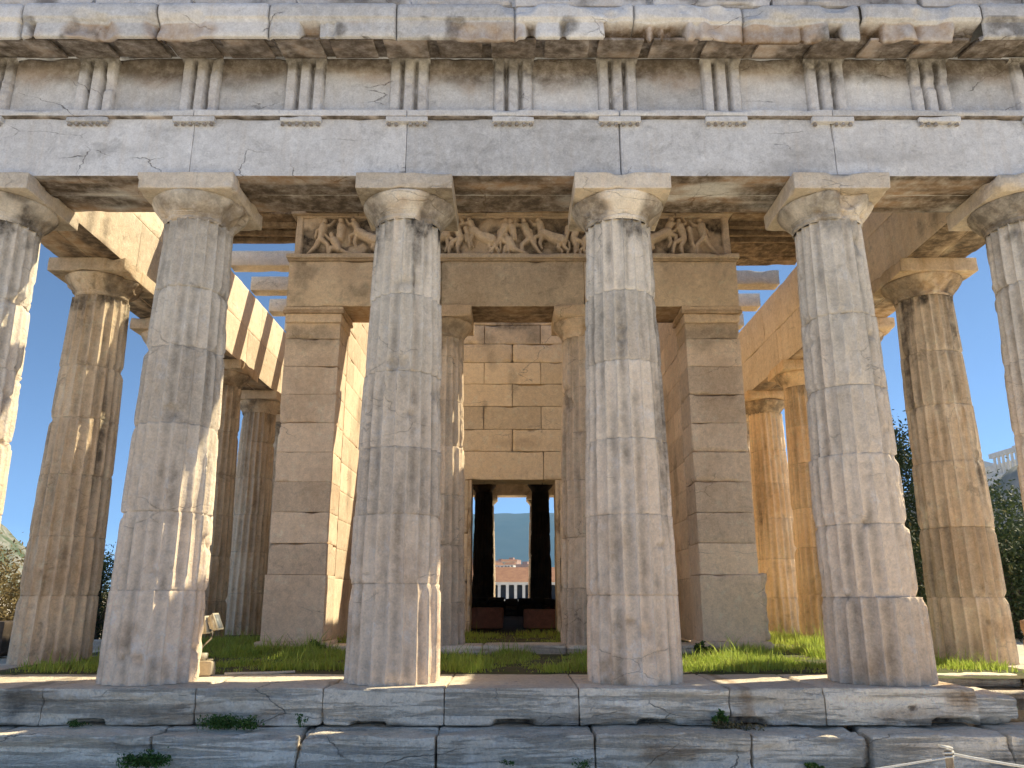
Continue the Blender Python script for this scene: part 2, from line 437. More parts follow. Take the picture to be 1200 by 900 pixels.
# ---------------- columns
def neck_r(z, r0=.509, r1=.397, h=5.2):
    t = np.clip(z / h, 0, 1); return r0 + (r1 - r0) * t + .012 * np.sin(np.pi * t)
def make_column(x0, y0, mat, joints=None, H=5.713, rs=1.0, res=2, seed=0, shift=None, rough=1.0, soot=.5, wear=1.0, drumtone=1.0, top_break=0):
    nf = 20; per = {2: 10, 1: 6, 0: 3}[res]; cell = {2: .035, 1: .08, 0: .3}[res]
    nt = nf * per; zn = H - .50
    if joints is None:
        joints = []; z = random.uniform(.75, 1.0)
        while z < zn - .35: joints.append(z); z += random.uniform(.78, .95)
    zz = np.arange(0, zn, cell); zz = zz[[min([abs(q - j) for j in joints] + [9]) > .02 for q in zz]]
    if res > 0: zz = np.concatenate([zz] + [[j - .014, j - .005, j, j + .005, j + .014] for j in joints] + [[zn]])
    else: zz = np.append(zz, zn)
    zz = np.unique(zz)
    ang = np.arange(nt) / nt * 2 * np.pi
    Th, Z = np.meshgrid(ang, zz, indexing='ij'); Th = Th.ravel(); Z = Z.ravel()
    dr = np.searchsorted(joints, Z); nd = len(joints) + 1
    r_ = np.random.default_rng(seed + 100)
    offx = r_.normal(0, .004, nd); offy = r_.normal(0, .004, nd); dsc = r_.normal(0, .004, nd); tw = r_.normal(0, .006, nd)
    if shift:
        for k, (sx, sy, sc) in shift.items(): offx[k] += sx; offy[k] += sy; dsc[k] += sc
    r = neck_r(Z, .509 * rs, .397 * rs, zn) * (1 + dsc[dr])
    u = (Th * nf / (2 * np.pi)) % 1.0
    fl = np.sqrt(np.clip(1 - (2 * u - 1) ** 2, 0, 1))
    W3 = np.stack([x0 + np.cos(Th) * r, y0 + np.sin(Th) * r, Z], 1)
    n1 = fbm(W3 * np.array([3.5, 3.5, 2.0]), 4, seed); n2 = fbm(W3 * np.array([9, 9, 6]), 4, seed + 3); n3 = fbm(W3 * 1.3, 3, seed + 6)
    depth = .115 * r * (.68 + .32 * sstep(.72, .45, n3 * .6 + n1 * .4 + .05 * (wear - 1)))
    rr = r - depth * fl
    lim = r - wear * (.0005 + .020 * sstep(.60, .74, n1) + .004 * sstep(.55, .8, n2))
    jd = np.min(np.abs(Z[:, None] - np.array(joints)[None, :]), 1) if len(joints) else np.full(len(Z), 9.)
    lim = lim - .030 * wear * sstep(.10, 0, jd) * sstep(.45, .62, n2)
    rr = np.minimum(rr, lim) - (n2 - .5) * .006 * rough
    deep = sstep(.72, .80, fbm(W3 * np.array([2.4, 2.4, 3.5]), 4, seed + 13))
    rr = rr - deep * .035 * wear
    rr = rr - .009 * sstep(.009, .0, jd)
    rr = rr - .02 * sstep(.12, 0, Z) * sstep(.5, .7, n1)
    x = offx[dr] + np.cos(Th + tw[dr]) * rr; y = offy[dr] + np.sin(Th + tw[dr]) * rr
    tone = np.clip(.5 + r_.normal(0, .28, nd) * drumtone, 0, 1)[dr]
    sk = fbm(np.stack([np.cos(Th) * 3 + x0 * 3, np.sin(Th) * 3 + y0, Z * .35], 1), 4, seed + 8)
    b = .8 * soot * sstep(.54, .72, sk + .26 * (Z / zn - .75)) + .8 * deep * .4
    b = np.maximum(b, .65 * sstep(.010, .0, jd) * sstep(.3, .6, n2))
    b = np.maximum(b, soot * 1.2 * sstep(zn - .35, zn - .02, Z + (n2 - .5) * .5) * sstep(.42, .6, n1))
    g = .5 * sstep(.55, .7, fbm(W3 * 2 + 9, 4, seed + 2)) * sstep(2.8, 0, Z)
    gr = fbm(np.stack([np.floor(Th * nf / (2 * np.pi)) * 3.7 + x0, 0 * Z + y0, Z * .8], 1), 3, seed + 31)   # flute shading painted into the colour, stronger in some flutes
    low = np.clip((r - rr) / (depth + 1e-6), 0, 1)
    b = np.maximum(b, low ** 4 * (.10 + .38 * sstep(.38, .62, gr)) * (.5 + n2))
    tone = np.clip(tone + .7 * sstep(.4, .0, low), 0, 1.5)  # arrises painted paler so the fluting reads in flat light
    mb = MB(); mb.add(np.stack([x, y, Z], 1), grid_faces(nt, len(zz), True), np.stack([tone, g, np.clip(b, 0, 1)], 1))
    ob = mb.build('column', mat, temple, loc=(x0, y0, 0))
    # echinus with neck rings
    prof = [(zn - .012, .392), (zn, .392), (zn + .004, .402), (zn + .055, .408), (zn + .06, .418), (zn + .07, .418), (zn + .074, .426), (zn + .088, .428), (zn + .092, .437), (zn + .11, .45), (zn + .15, .485),
            (zn + .19, .518), (zn + .23, .545), (zn + .262, .560), (zn + .283, .558), (zn + .29, .53)]
    ne = {2: 120, 1: 56, 0: 24}[res]
    pz = np.array([p[0] for p in prof]); pr = np.array([p[1] for p in prof]) * rs
    if res == 2:
        ts = np.linspace(0, 1, 46); t0 = np.linspace(0, 1, len(prof)); pz = np.interp(ts, t0, pz); pr = np.interp(ts, t0, pr)
    Th, I = np.meshgrid(np.arange(ne) / ne * 2 * np.pi, np.arange(len(pz)), indexing='ij'); Th = Th.ravel(); I = I.ravel()
    Z = pz[I]; r = pr[I]
    W3 = np.stack([x0 + np.cos(Th) * r, y0 + np.sin(Th) * r, Z], 1)
    n1 = fbm(W3 * 3, 4, seed + 21); n2 = fbm(W3 * 9, 4, seed + 22)
    r = r - (n2 - .5) * .014 * rough - .05 * wear * sstep(.58, .72, n1) - top_break * sstep(.5, .62, n1) * .06
    b = np.clip(soot * 1.3 * sstep(.42, .58, fbm(W3 * 1.7, 4, seed + 23)), 0, .95)
    if soot > 1:      # echinus sides coloured darker, front face left paler
        b = np.clip(1.1 * sstep(.35, .75, np.abs(np.cos(Th)) + (n1 - .5) * .5), 0, .72)
    mb = MB(); mb.add(np.stack([np.cos(Th) * r, np.sin(Th) * r, Z], 1), grid_faces(ne, len(pz), True), np.stack([0 * b + r_.random(), .35 * sstep(.5, .6, n1), b], 1))
    mb.build('echinus', mat, ob)
    mb = MB(); hw = .57 * rs
    rough_block(mb, -hw, hw, -hw, hw, H - .215, H - .002, {2: .03, 1: .08, 0: .4}[res], .007, .012, .05 * wear, seed=seed + 40,
                stain=lambda W, ax, s: (.2 + 0 * W[:, 0], np.where(ax == 2, .6, .12 if ax == 1 else .3) * soot * sstep(.35, .6, fbm(W * 3 + x0, 3, 5)) + 0 * W[:, 0]))
    mb.build('abacus', mat, ob)
    return ob
jn = {0: None, 1: [.93, 1.75, 2.72, 3.62, 4.35], 2: [1.0, 1.72, 2.45, 3.32, 4.25], 3: [.88, 1.72, 2.55, 3.45, 4.30], 4: [.86, 1.62, 2.38, 3.16, 4.02]}
c_front = [
    dict(soot=.9, wear=1.6, seed=1), dict(soot=.45, wear=1.35, seed=2), dict(soot=1.05, wear=.75, seed=3), dict(soot=1.05, wear=.8, seed=4),
    dict(soot=.5, wear=1.3, seed=5, shift={0: (.035, -.01, .055), 1: (.0, 0, .0), 2: (-.012, 0, .01), 3: (.01, 0, -.02), 4: (.014, 0, -.01), 5: (.0, 0, -.02)}, top_break=1), dict(soot=.6, wear=1.1, seed=6)]
for i, x in enumerate(FX):
    make_column(x, 0, M_front, joints=jn.get(i), res=2, **c_front[i])
for sx, sgn in ((FX[0], 0), (FX[-1], 1)):
    for k, y in enumerate(FY[1:]):
        make_column(sx, y, (M_orange if (sgn and k > 1) else M_flank) if k < 9 else M_dark, res=2 if k == 0 else (1 if k < 5 else 0), seed=60 + 20 * sgn + k, soot=(1.1 if k == 0 else .6) , wear=1.2)  # orange: bounced sun painted in; dark: backlit shade painted in
for x in FX[1:-1]:
    make_column(x, FY[-1], M_gold, res=1, seed=int(x * 10) + 130, soot=.8)

# ---------------- front entablature
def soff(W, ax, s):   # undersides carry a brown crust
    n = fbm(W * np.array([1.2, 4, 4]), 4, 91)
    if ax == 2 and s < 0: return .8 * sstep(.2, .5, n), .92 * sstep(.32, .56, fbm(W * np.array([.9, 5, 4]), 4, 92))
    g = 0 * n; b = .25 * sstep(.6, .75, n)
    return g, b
edges = [-6.75] + FX[1:-1] + [6.75]
mb = MB()
for a, b_ in zip(edges[:-1], edges[1:]):
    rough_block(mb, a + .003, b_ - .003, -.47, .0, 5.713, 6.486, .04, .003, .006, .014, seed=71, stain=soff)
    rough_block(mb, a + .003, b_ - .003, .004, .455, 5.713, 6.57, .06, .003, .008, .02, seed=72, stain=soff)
arch = mb.build('architrave', M_ent, temple)
mb = MB()
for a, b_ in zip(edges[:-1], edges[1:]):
    rough_block(mb, a + .003, b_ - .003, -.535, .0, 6.488, 6.577, .03, .004, .008, .03, seed=73, stain=lambda W, ax, s: (.5 * sstep(6.5, 6.488, W[:, 2]), .9 * (ax == 2 and s < 0) * sstep(.3, .45, fbm(W * 3, 3, 6)) + 0 * W[:, 0]))  # taenia underside coloured darker than its face
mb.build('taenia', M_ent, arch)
TX = [i * SP / 2 for i in range(-4, 5)] + [-6.45, 6.45]
def gutta(mb, x, y, z1, h=.04, r=.022):
    a = np.arange(8) / 8 * 2 * np.pi
    V = [[x + math.cos(t) * r * k, y + math.sin(t) * r * k, zz] for zz, k in ((z1, .8), (z1 - h, 1.1)) for t in a] + [[x, y, z1 - h]]
    F = [[i, i + 8, (i + 1) % 8 + 8, (i + 1) % 8] for i in range(8)]
    mb.add(V, F, [.4, .35, .45]); mb.add(V, [[i + 8, 16, (i + 1) % 8 + 8] for i in range(8)], [.3, .3, .6])
for i, x in enumerate(TX):
    mb = MB()
    rough_block(mb, x - .255, x + .255, -.535, -.472, 6.415, 6.486, .03, .004, .008, .03, seed=74 + i)
    for k in range(6):
        if random.random() < .9: gutta(mb, x - .215 + k * .086, -.502, 6.418)
    mb.build('regula', M_ent, arch)
frieze = None
mb = MB()
def met_st(W, ax, s):
    n = fbm(W * np.array([1.5, 3, 3]), 5, 95)
    b = .95 * sstep(6.98, 7.26, W[:, 2] + (n - .5) * .55 + .10 * np.sin(W[:, 0] * 1.3 + 1))
    return .45 * sstep(6.95, 7.2, W[:, 2] + (fbm(W * 2, 4, 96) - .5) * .6), b * .85
for a, b_ in zip([-6.45] + TX[:9], TX[:9] + [6.45]):
    rough_block(mb, a + .2, b_ - .2, -.40, -.1, 6.58, 7.40, .04, .006, .006, .03, seed=81, stain=met_st)
rough_block(mb, -6.75, 6.75, -.1, .45, 6.58, 7.44, .3, .003, .01, .03, seed=83)
frieze = mb.build('frieze', M_ent, temple)
for i, x in enumerate(TX):
    # triglyph: three upright bars between two full and two half grooves
    W_ = .515; nx = 60; nz = 34
    uu = np.linspace(0, 1, nx); prof = np.zeros(nx)
    for k, uc in enumerate((0.0, 1 / 3, 2 / 3, 1.0)):
        hwid = .078
        prof = np.maximum(prof, np.clip(1.25 - 1.25 * np.abs(uu - uc) / hwid, 0, 1) * .085)
    U, Zz = np.meshgrid(uu, np.linspace(6.58, 7.36, nz), indexing='ij'); Pf = np.repeat(prof[:, None], nz, 1)
    Pf = Pf * sstep(7.34, 7.31, Zz)
    X_ = x + (U - .5) * W_; Y_ = -.472 + Pf
    P = np.stack([X_.ravel(), Y_.ravel(), Zz.ravel()], 1)
    n1 = fbm(P * 4, 4, 200 + i); n2 = fbm(P * 12, 3, 210 + i)
    P[:, 1] += .03 * sstep(.56, .75, n1) + (n2 - .5) * .012
    P[:, 1] = np.minimum(P[:, 1], -.36)
    b = .8 * sstep(7.02, 7.32, P[:, 2] + (fbm(P * 3, 4, 3 + i) - .5) * .7 + random.uniform(-.1, .12)) + .65 * sstep(.03, .08, Pf.ravel())
    mb = MB(); mb.add(P, grid_faces(nx, nz), np.stack([0 * b + random.uniform(.4, .9), .2 * n1, np.clip(b, 0, .9)], 1))
    rough_block(mb, x - W_ / 2, x + W_ / 2, -.37, -.2, 6.58, 7.37, .08, .003, .004, .01, seed=5)
    mb.build('triglyph', M_ent, frieze)
# geison: cornice blocks with sloping soffit and broken drip edge
mb = MB()
gx_ = [-7.3, -5.78, -4.2, -2.88, -1.38, .02, 1.42, 2.72, 4.1, 5.52, 7.3]
prof = [(-.42, 7.40), (-.60, 7.375), (-.80, 7.325), (-.96, 7.285), (-.965, 7.23), (-.99, 7.20), (-1.035, 7.205), (-1.05, 7.26), (-1.05, 7.34), (-1.06, 7.40), (-1.065, 7.42), (-1.09, 7.44), (-1.09, 7.50), (-1.09, 7.58), (-1.07, 7.64), (-.9, 7.66), (-.3, 7.68)]
pp = np.array(prof); ts = np.linspace(0, 1, 64); t0 = np.linspace(0, 1, len(pp)); pY = np.interp(ts, t0, pp[:, 0]); pZ = np.interp(ts, t0, pp[:, 1])
for gi, (a, b_) in enumerate(zip(gx_[:-1], gx_[1:])):
    nx = int((b_ - a) / .022); xx = np.linspace(a + .004, b_ - .004, nx)
    X_, I = np.meshgrid(xx, np.arange(64), indexing='ij'); X_ = X_.ravel(); I = I.ravel()
    oy, oz = random.uniform(-.02, .02), random.uniform(-.012, .012)
    P = np.stack([X_, pY[I] + oy, pZ[I] + oz], 1)
    brk = fbm(np.stack([X_ * 1.7, 0 * X_, 0 * X_ + gi], 1), 4, 301); brk2 = fbm(np.stack([X_ * 5, 0 * X_, 0 * X_ + 3], 1), 3, 302)
    k = sstep(.53, .62, brk * .6 + brk2 * .4)
    low = (P[:, 2] < 7.40) & (P[:, 1] < -.85)
    P[:, 2] = np.where(low, np.maximum(P[:, 2], 7.18 + .20 * k), P[:, 2])
    P[:, 1] = np.where(low, np.maximum(P[:, 1], -1.06 + .2 * k), P[:, 1])
    n1 = fbm(P * 5, 4, 303); n2 = fbm(P * 1.8, 3, 304)
    ed = np.minimum(X_ - a, b_ - X_)
    P[:, 1] += (n1 - .5) * .03 + (P[:, 1] < -.8) * (.06 * sstep(.55, .7, n2) + .03 * sstep(.04, 0, ed))
    P[:, 2] += (n1 - .5) * .02
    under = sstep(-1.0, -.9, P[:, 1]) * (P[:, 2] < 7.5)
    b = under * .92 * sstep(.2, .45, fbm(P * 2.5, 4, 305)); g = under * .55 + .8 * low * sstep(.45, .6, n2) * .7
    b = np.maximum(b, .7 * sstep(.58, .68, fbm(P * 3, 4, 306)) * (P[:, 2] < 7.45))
    b = np.maximum(b, .6 * sstep(.015, 0, ed))
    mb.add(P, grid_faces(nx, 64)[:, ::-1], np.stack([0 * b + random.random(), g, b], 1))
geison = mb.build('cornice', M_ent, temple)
for i in range(-9, 10):
    x = i * SP / 4 * 1.0
    mb = MB(); 
    def slope(P, x=x):
        P[:, 2] += (P[:, 1] + .5) * .20; return P
    rough_block(mb, x - .27, x + .27, -.93, -.48, 7.335, 7.372, .04, .004, .008, .05, seed=320 + i, fn=slope, stain=lambda W, ax, s: (.6 + 0 * W[:, 0], .88 * sstep(.25, .5, fbm(W * 3, 3, 7))))
    mb.build('mutule', M_ent, geison)
# pediment (mostly above the picture) : tympanum and raking cornice
mb = MB()
for r_i, (z0, z1) in enumerate(((7.66, 8.15), (8.15, 8.6), (8.6, 9.0), (9.0, 9.3))):
    half = (9.45 - z0) / .262 - .6; x = -half
    while x < half:
        w = random.uniform(1.0, 1.6); x1 = min(x + w, half)
        if x1 - x > .3: rough_block(mb, x + .004, x1 - .004, -.42, .15, z0 + .004, z1, .08, .008, .012, .06, seed=330 + r_i, stain=lambda W, ax, s: (0 * W[:, 0], .7 * sstep(.5, .65, fbm(W * 2, 4, 9))))
        x = x1
x = -6.9
while x < 6.6:      # loose cut blocks lying on the cornice front
    w = random.uniform(.9, 1.9); rough_block(mb, x, x + w, -1.0, -.45, 7.675, 7.80 + random.uniform(0, .05), .05, .01, .015, .06, seed=int(340 + x * 3), stain=lambda W, ax, s: (.2 + 0 * W[:, 0], .7 * sstep(.5, .62, fbm(W * 2, 4, 9)))); x += w + random.uniform(.01, .08)
for s in (-1, 1):
    def rake(P, s=s):
        P[:, 2] += (7.0 - np.abs(P[:, 0])) * .262; return P
    a, b_ = (0.01, 7.25)
    x0, x1 = (a, b_) if s > 0 else (-b_, -a)
    rough_block(mb, x0, x1, -1.05, .2, 7.66, 7.92, .2, .01, .02, .06, seed=350, fn=rake)
mb.build('pediment', M_ent, temple)

# ---------------- flank and rear entablature
gold_st = spots([(1.0, 6.0, .15, .3, 'b', .6), (1.4, 5.95, .1, .2, 'b', .5), (4.3, 6.1, .06, .3, 'b', .35)], axis=(1, 2))
for s in (-1, 1):
    mb = MB()
    for j in range(len(FY) - 1):
        y0 = FY[j] if j else .46; y1 = FY[j + 1]; c = .07 if j < 5 else .4
        for (a, b_) in ((5.83, 6.27), (6.275, 6.735)):
            x0, x1 = sorted((s * a, s * b_))
            rough_block(mb, x0, x1, y0 + .003, y1 - .003, 5.713, 6.55, c, .003, .006, .02, seed=401 + j,
                        stain=lambda W, ax, sg: soff(W[:, [1, 0, 2]], ax, sg) if ax == 2 else (gold_st(W)[0], gold_st(W)[1]))
            rough_block(mb, x0 + .02 * (s < 0) * 0, x1, y0 + .8 - .8 * (j == 0) + .003, y1 + .8 - .003, 6.556, 7.42, c, .003, .006, .02, seed=421 + j)
    mb.build('architrave', M_gold, temple)
    mb = MB()
    for yy in np.arange(-.4, 31, 1.4):
        x0, x1 = sorted((s * 6.1, s * 7.35)); rough_block(mb, x0, x1, yy + .7, yy + 2.09, 7.44, 7.68, .15, .008, .02, .06, seed=431)
    mb.build('cornice', M_ent, temple)
mb = MB()
for a, b_ in zip(edges[:-1], edges[1:]):
    rough_block(mb, a, b_ - .004, 30.2, 31.12, 5.713, 6.55, .2, .003, .008, .02, seed=441, stain=lambda W, ax, s: (.4 + 0 * W[:, 0], .45 * sstep(.4, .6, fbm(W * 2, 3, 4))))
    rough_block(mb, a, b_ - .004, 30.22, 31.12, 6.55, 7.42, .2, .003, .008, .02, seed=442)
rough_block(mb, -7.3, 7.3, 29.9, 31.7, 7.43, 7.7, .4, .003, .02, .02, seed=443)
mb.build('architrave', M_gold, temple)

# ---------------- ceilings, with unseen slabs added to block the sun
def plate( x0, x1, y0, y1, z0=7.46, z1=7.66):
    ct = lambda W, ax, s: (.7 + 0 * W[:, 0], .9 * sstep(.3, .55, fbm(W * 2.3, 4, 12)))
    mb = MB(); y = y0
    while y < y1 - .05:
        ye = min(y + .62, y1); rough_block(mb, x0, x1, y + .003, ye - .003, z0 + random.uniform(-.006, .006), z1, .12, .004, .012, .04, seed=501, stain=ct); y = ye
    mb.build('ceiling_and_sunblock_slab', M_gold, temple)
plate(-2.6, 5.85, .46, 1.72)  # unseen slab added to keep sun off the upper front columns
plate(2.2, 5.85, 1.72, 2.1)  # unseen slab, added and cut to shape the sun patches
plate(2.2, 4.5, 2.1, 2.8)  # unseen slab added to shade the middle column
plate(-5.85, -4.3, 3.42, 3.86)  # seen ceiling edge, gaps shaped to let sun dapple the flank column
plate(-3.7, -2.5, 3.42, 3.86)
plate(-1.9, 5.85, 3.42, 3.86)
plate(-5.85, -3.93, 3.86, 5.12)
plate(3.93, 5.85, 3.86, 6.15)
plate(-5.85, 5.85, 25.9, 30.2)
for s in (-1, 1):       # coffer ribs seen from below
    for y in (4.15, 4.5, 4.8):
        mb = MB(); x0, x1 = sorted((s * 3.93, s * 5.85)); rough_block(mb, x0, x1, y, y + .1, 7.36, 7.455, .1, .004, .01, .03, seed=511, stain=lambda W, ax, q: (.6 + 0 * W[:, 0], .7 + 0 * W[:, 0]))
        mb.build('coffer_rib', M_gold, temple)
for s in (-1, 1):
    for k in range(15):
        y = 6.15 + 1.36 * k + (1.0 if s > 0 else 0)
        if y > 25: break
        x0, x1 = sorted((s * 3.90, s * 5.86)); mb = MB()
        rough_block(mb, x0, x1, y, y + .36, 7.47, 7.80, .09, .006, .012, .04, seed=520 + k)
        mb.build('ceiling_beam', M_front, temple)

# ---------------- inner porch: antae, walls, columns, entablature
FZ = .15
def courses(mb, axis, u0, u1, v0, v1, z0, z1, ch, bl, cell, seed, off=0, stain=None, amp=.004, chip=.035, gap=.0025, ortho=None, fn=None, rnd=.008):
    """block masonry; axis 0: runs along X (v = Y thickness), axis 1: runs along Y (v = X thickness)"""
    z = z0; k = 0
    while z < z1 - .02:
        h = ortho if (k == 0 and ortho) else ch
        zt = min(z + h, z1)
        if z1 - zt < .12: zt = z1
        u = u0; first = True
        while u < u1 - .02:
            w = bl * (.5 if (first and (k + off) % 2) else 1) * random.uniform(.97, 1.03)
            ue = min(u + w, u1)
            if u1 - ue < .2: ue = u1
            a = (u + gap, ue - gap, v0, v1) if axis == 0 else (v0, v1, u + gap, ue - gap)
            rough_block(mb, *a, z + gap * .6, zt - gap * .6, cell, amp, rnd, chip, seed=seed + k, stain=stain, fn=fn)
            u = ue; first = False
        z = zt; k += 1
# antae
anta_ch = .492
for s in (-1, 1):
    mb = MB()
    x0, x1 = sorted((s * 2.95, s * 3.92))
    st = spots([(s * 3.4, 5.2, .5, .25, 'b', .45), (s * 3.5, 4.2, .4, .7, 'g', .3), (s * 3.2, 2.6, .3, .6, 'g', .25)])
    z = .19
    courses(mb, 0, x0, x1, 3.90, 4.62, .19, 1.20, 1.01, 2, .035, 600 + s, stain=lambda W, ax, q: st(W), amp=.009, chip=.045)
    if s > 0: rough_block(mb, 3.5, 4.03, 3.94, 4.7, .19, 1.22, .035, .02, .04, .08, seed=604)
    courses(mb, 0, x0 + .02, x1 - .02, 3.93, 4.62, 1.20, 5.42, anta_ch, 2, .035, 610 + s, stain=lambda W, ax, q: st(W), amp=.007, chip=.045, rnd=.005)
    rough_block(mb, x0 - .06, x1 + .10, 3.80, 4.6, .06, .195, .04, .01, .02, .06, seed=620)
    a_ = mb.build('anta', M_wall, temple)
    mb = MB()
    rough_block(mb, x0 - .0, x1 + .0, 3.885, 4.66, 5.42, 5.58, .035, .006, .01, .03, seed=621)
    rough_block(mb, x0 - .04, x1 + .04, 3.855, 4.7, 5.582, 5.64, .035, .004, .01, .03, seed=622, stain=lambda W, ax, q: (.5 + 0 * W[:, 0], .3 + 0 * W[:, 0]))
    rough_block(mb, x0 - .03, x1 + .03, 3.87, 4.7, 5.642, 5.711, .035, .003, .01, .03, seed=623)
    mb.build('anta_capital', M_wall, a_)
# cella side walls
for s in (-1, 1):
    mb = MB()
    x0, x1 = sorted((s * 2.97, s * 3.88))
    ws = spots([(5.4, 2.8, .2, .5, 'b', .5), (5.9, 4.3, .3, .5, 'b', .35), (6.8, 3.3, .15, 1.5, 'b', .35), (5.6, 1.2, .3, .8, 'g', .4)], axis=(1, 2))
    courses(mb, 1, 4.64, 8.4, x0, x1, .16, 7.45, .49, 1.23, .05, 640 + s, off=1, ortho=1.0, amp=.003, chip=.018, rnd=.004, stain=lambda W, ax, q: ws(W))
    courses(mb, 1, 8.4, 27.0, x0, x1, .16, 7.45, .98, 2.46, .5, 650 + s, amp=.004)
    mb.build('wall', M_wall, temple)
# cross wall with doorway
def cw_st(W, ax, q):
    g, b = spots([(0, 6.8, .7, .28, 'b', .75), (-.55, 6.4, .2, .25, 'b', .45), (.5, 6.45, .2, .3, 'b', .45), (-.45, 5.85, .12, .25, 'b', .3), (0, 5.45, .1, .3, 'b', .35), (.2, 4.05, .5, .12, 'g', .35),
                  (-.6, 4.9, .06, .16, 'b', .5), (.1, 3.85, .3, .02, 'b', .6)])(W)
    return g, b
mb = MB()
czs = [3.25, 3.86, 4.34, 4.85, 5.35, 5.84, 6.27, 6.71, 7.12, 7.46]
for k, (z0, z1) in enumerate(zip(czs[:-1], czs[1:])):
    js = [-2.97, -1.86, -.62, .62, 1.86, 2.97] if k % 2 == 0 else [-2.97, -2.48, -1.24, 0, 1.24, 2.48, 2.97]
    if k == 0: js = [-2.97, -1.5, .66, 2.97]
    for a, b_ in zip(js[:-1], js[1:]):
        rough_block(mb, a + .005, b_ - .005, 7.7 + random.uniform(-.008, .008), 8.45, z0 + .004, z1 - .004, .035, .006, .008, .045, seed=700 + k, stain=cw_st)
rough_block(mb, -2.97, 2.97, 7.9, 8.3, 3.28, 7.44, 1.0, 0, .005, 0, seed=705)
z = .16
while z < 3.2:
    z1 = min(z + .49, 3.245) if z > .2 else 1.15
    if 3.245 - z1 < .15: z1 = 3.245
    for a, b_ in ((-2.97, -1.9), (-1.9, -.93), (.98, 1.95), (1.95, 2.97)):
        rough_block(mb, a + .003, b_ - .003, 7.7, 8.45, z + .002, z1 - .002, .05, .006, .01, .04, seed=710 + int(z * 10), stain=cw_st)
    z = z1
cw = mb.build('wall', M_cross, temple)
for x0, x1 in ((-.935, -.86), (.905, .985)):
    mb = MB(); rough_block(mb, x0, x1, 7.68, 8.4, .16, 3.247, .05, .01, .012, .05, seed=720, stain=lambda W, ax, q: (.6 * sstep(.5, .6, fbm(W * 4, 3, 3)), .5 * sstep(.55, .65, fbm(W * 3, 3, 4))))
    mb.build('door_jamb', M_cross, cw)
# porch step, floor sheets
mb = MB(); xx = -2.95
while xx < 2.9:
    w = random.uniform(1.0, 1.5); xe = min(xx + w, 2.9)
    if 2.9 - xe < .3: xe = 2.9
    rough_block(mb, xx + .004, xe - .004, 3.78, 4.55, -.02, .145 + random.uniform(-.01, .005), .04, .008, .015, .06, seed=731); xx = xe
mb.build('threshold', M_step, temple)
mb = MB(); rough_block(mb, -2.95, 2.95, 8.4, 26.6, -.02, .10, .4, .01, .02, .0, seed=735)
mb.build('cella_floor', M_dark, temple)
# columns in the porches (slimmer)
for x in (-1.25, 1.25):
    make_column(x, 4.33, M_wall, rs=.95, res=2, seed=160 + int(x), soot=.5, wear=1.3)
for x in (-1.225, 1.225):
    make_column(x, 25.2, M_dark, rs=.93, res=1, seed=170 + int(x), soot=.6)  # backlit columns, their darkness painted into the colour
# inner architrave
def in_st(W, ax, q):
    n = fbm(W * 1.4, 4, 741)
    if ax == 2: return .8 + 0 * n, .75 * sstep(.35, .6, n)
    return .25 * sstep(.5, .7, n), .45 * sstep(.55, .68, fbm(W * 2.2, 5, 742))
mb = MB(); es = [-3.93, -1.25, 1.25, 3.93]
for a, b_ in zip(es[:-1], es[1:]):
    rough_block(mb, a + .003, b_ - .003, 3.90, 4.33, 5.715, 6.56, .04, .005, .008, .03, seed=743, stain=in_st)
    rough_block(mb, a + .003, b_ - .003, 4.335, 4.75, 5.715, 6.56, .08, .005, .008, .03, seed=744, stain=in_st)
ia = mb.build('architrave', M_relief, temple)
mb = MB()
rough_block(mb, -3.98, 3.98, 3.835, 4.0, 6.605, 6.685, .035, .004, .01, .04, seed=745)
rough_block(mb, -3.96, 3.96, 3.865, 4.0, 6.562, 6.603, .035, .003, .008, .03, seed=746, stain=lambda W, ax, q: (.4 + 0 * W[:, 0], .3 + 0 * W[:, 0]))
mb.build('moulding', M_relief, ia)
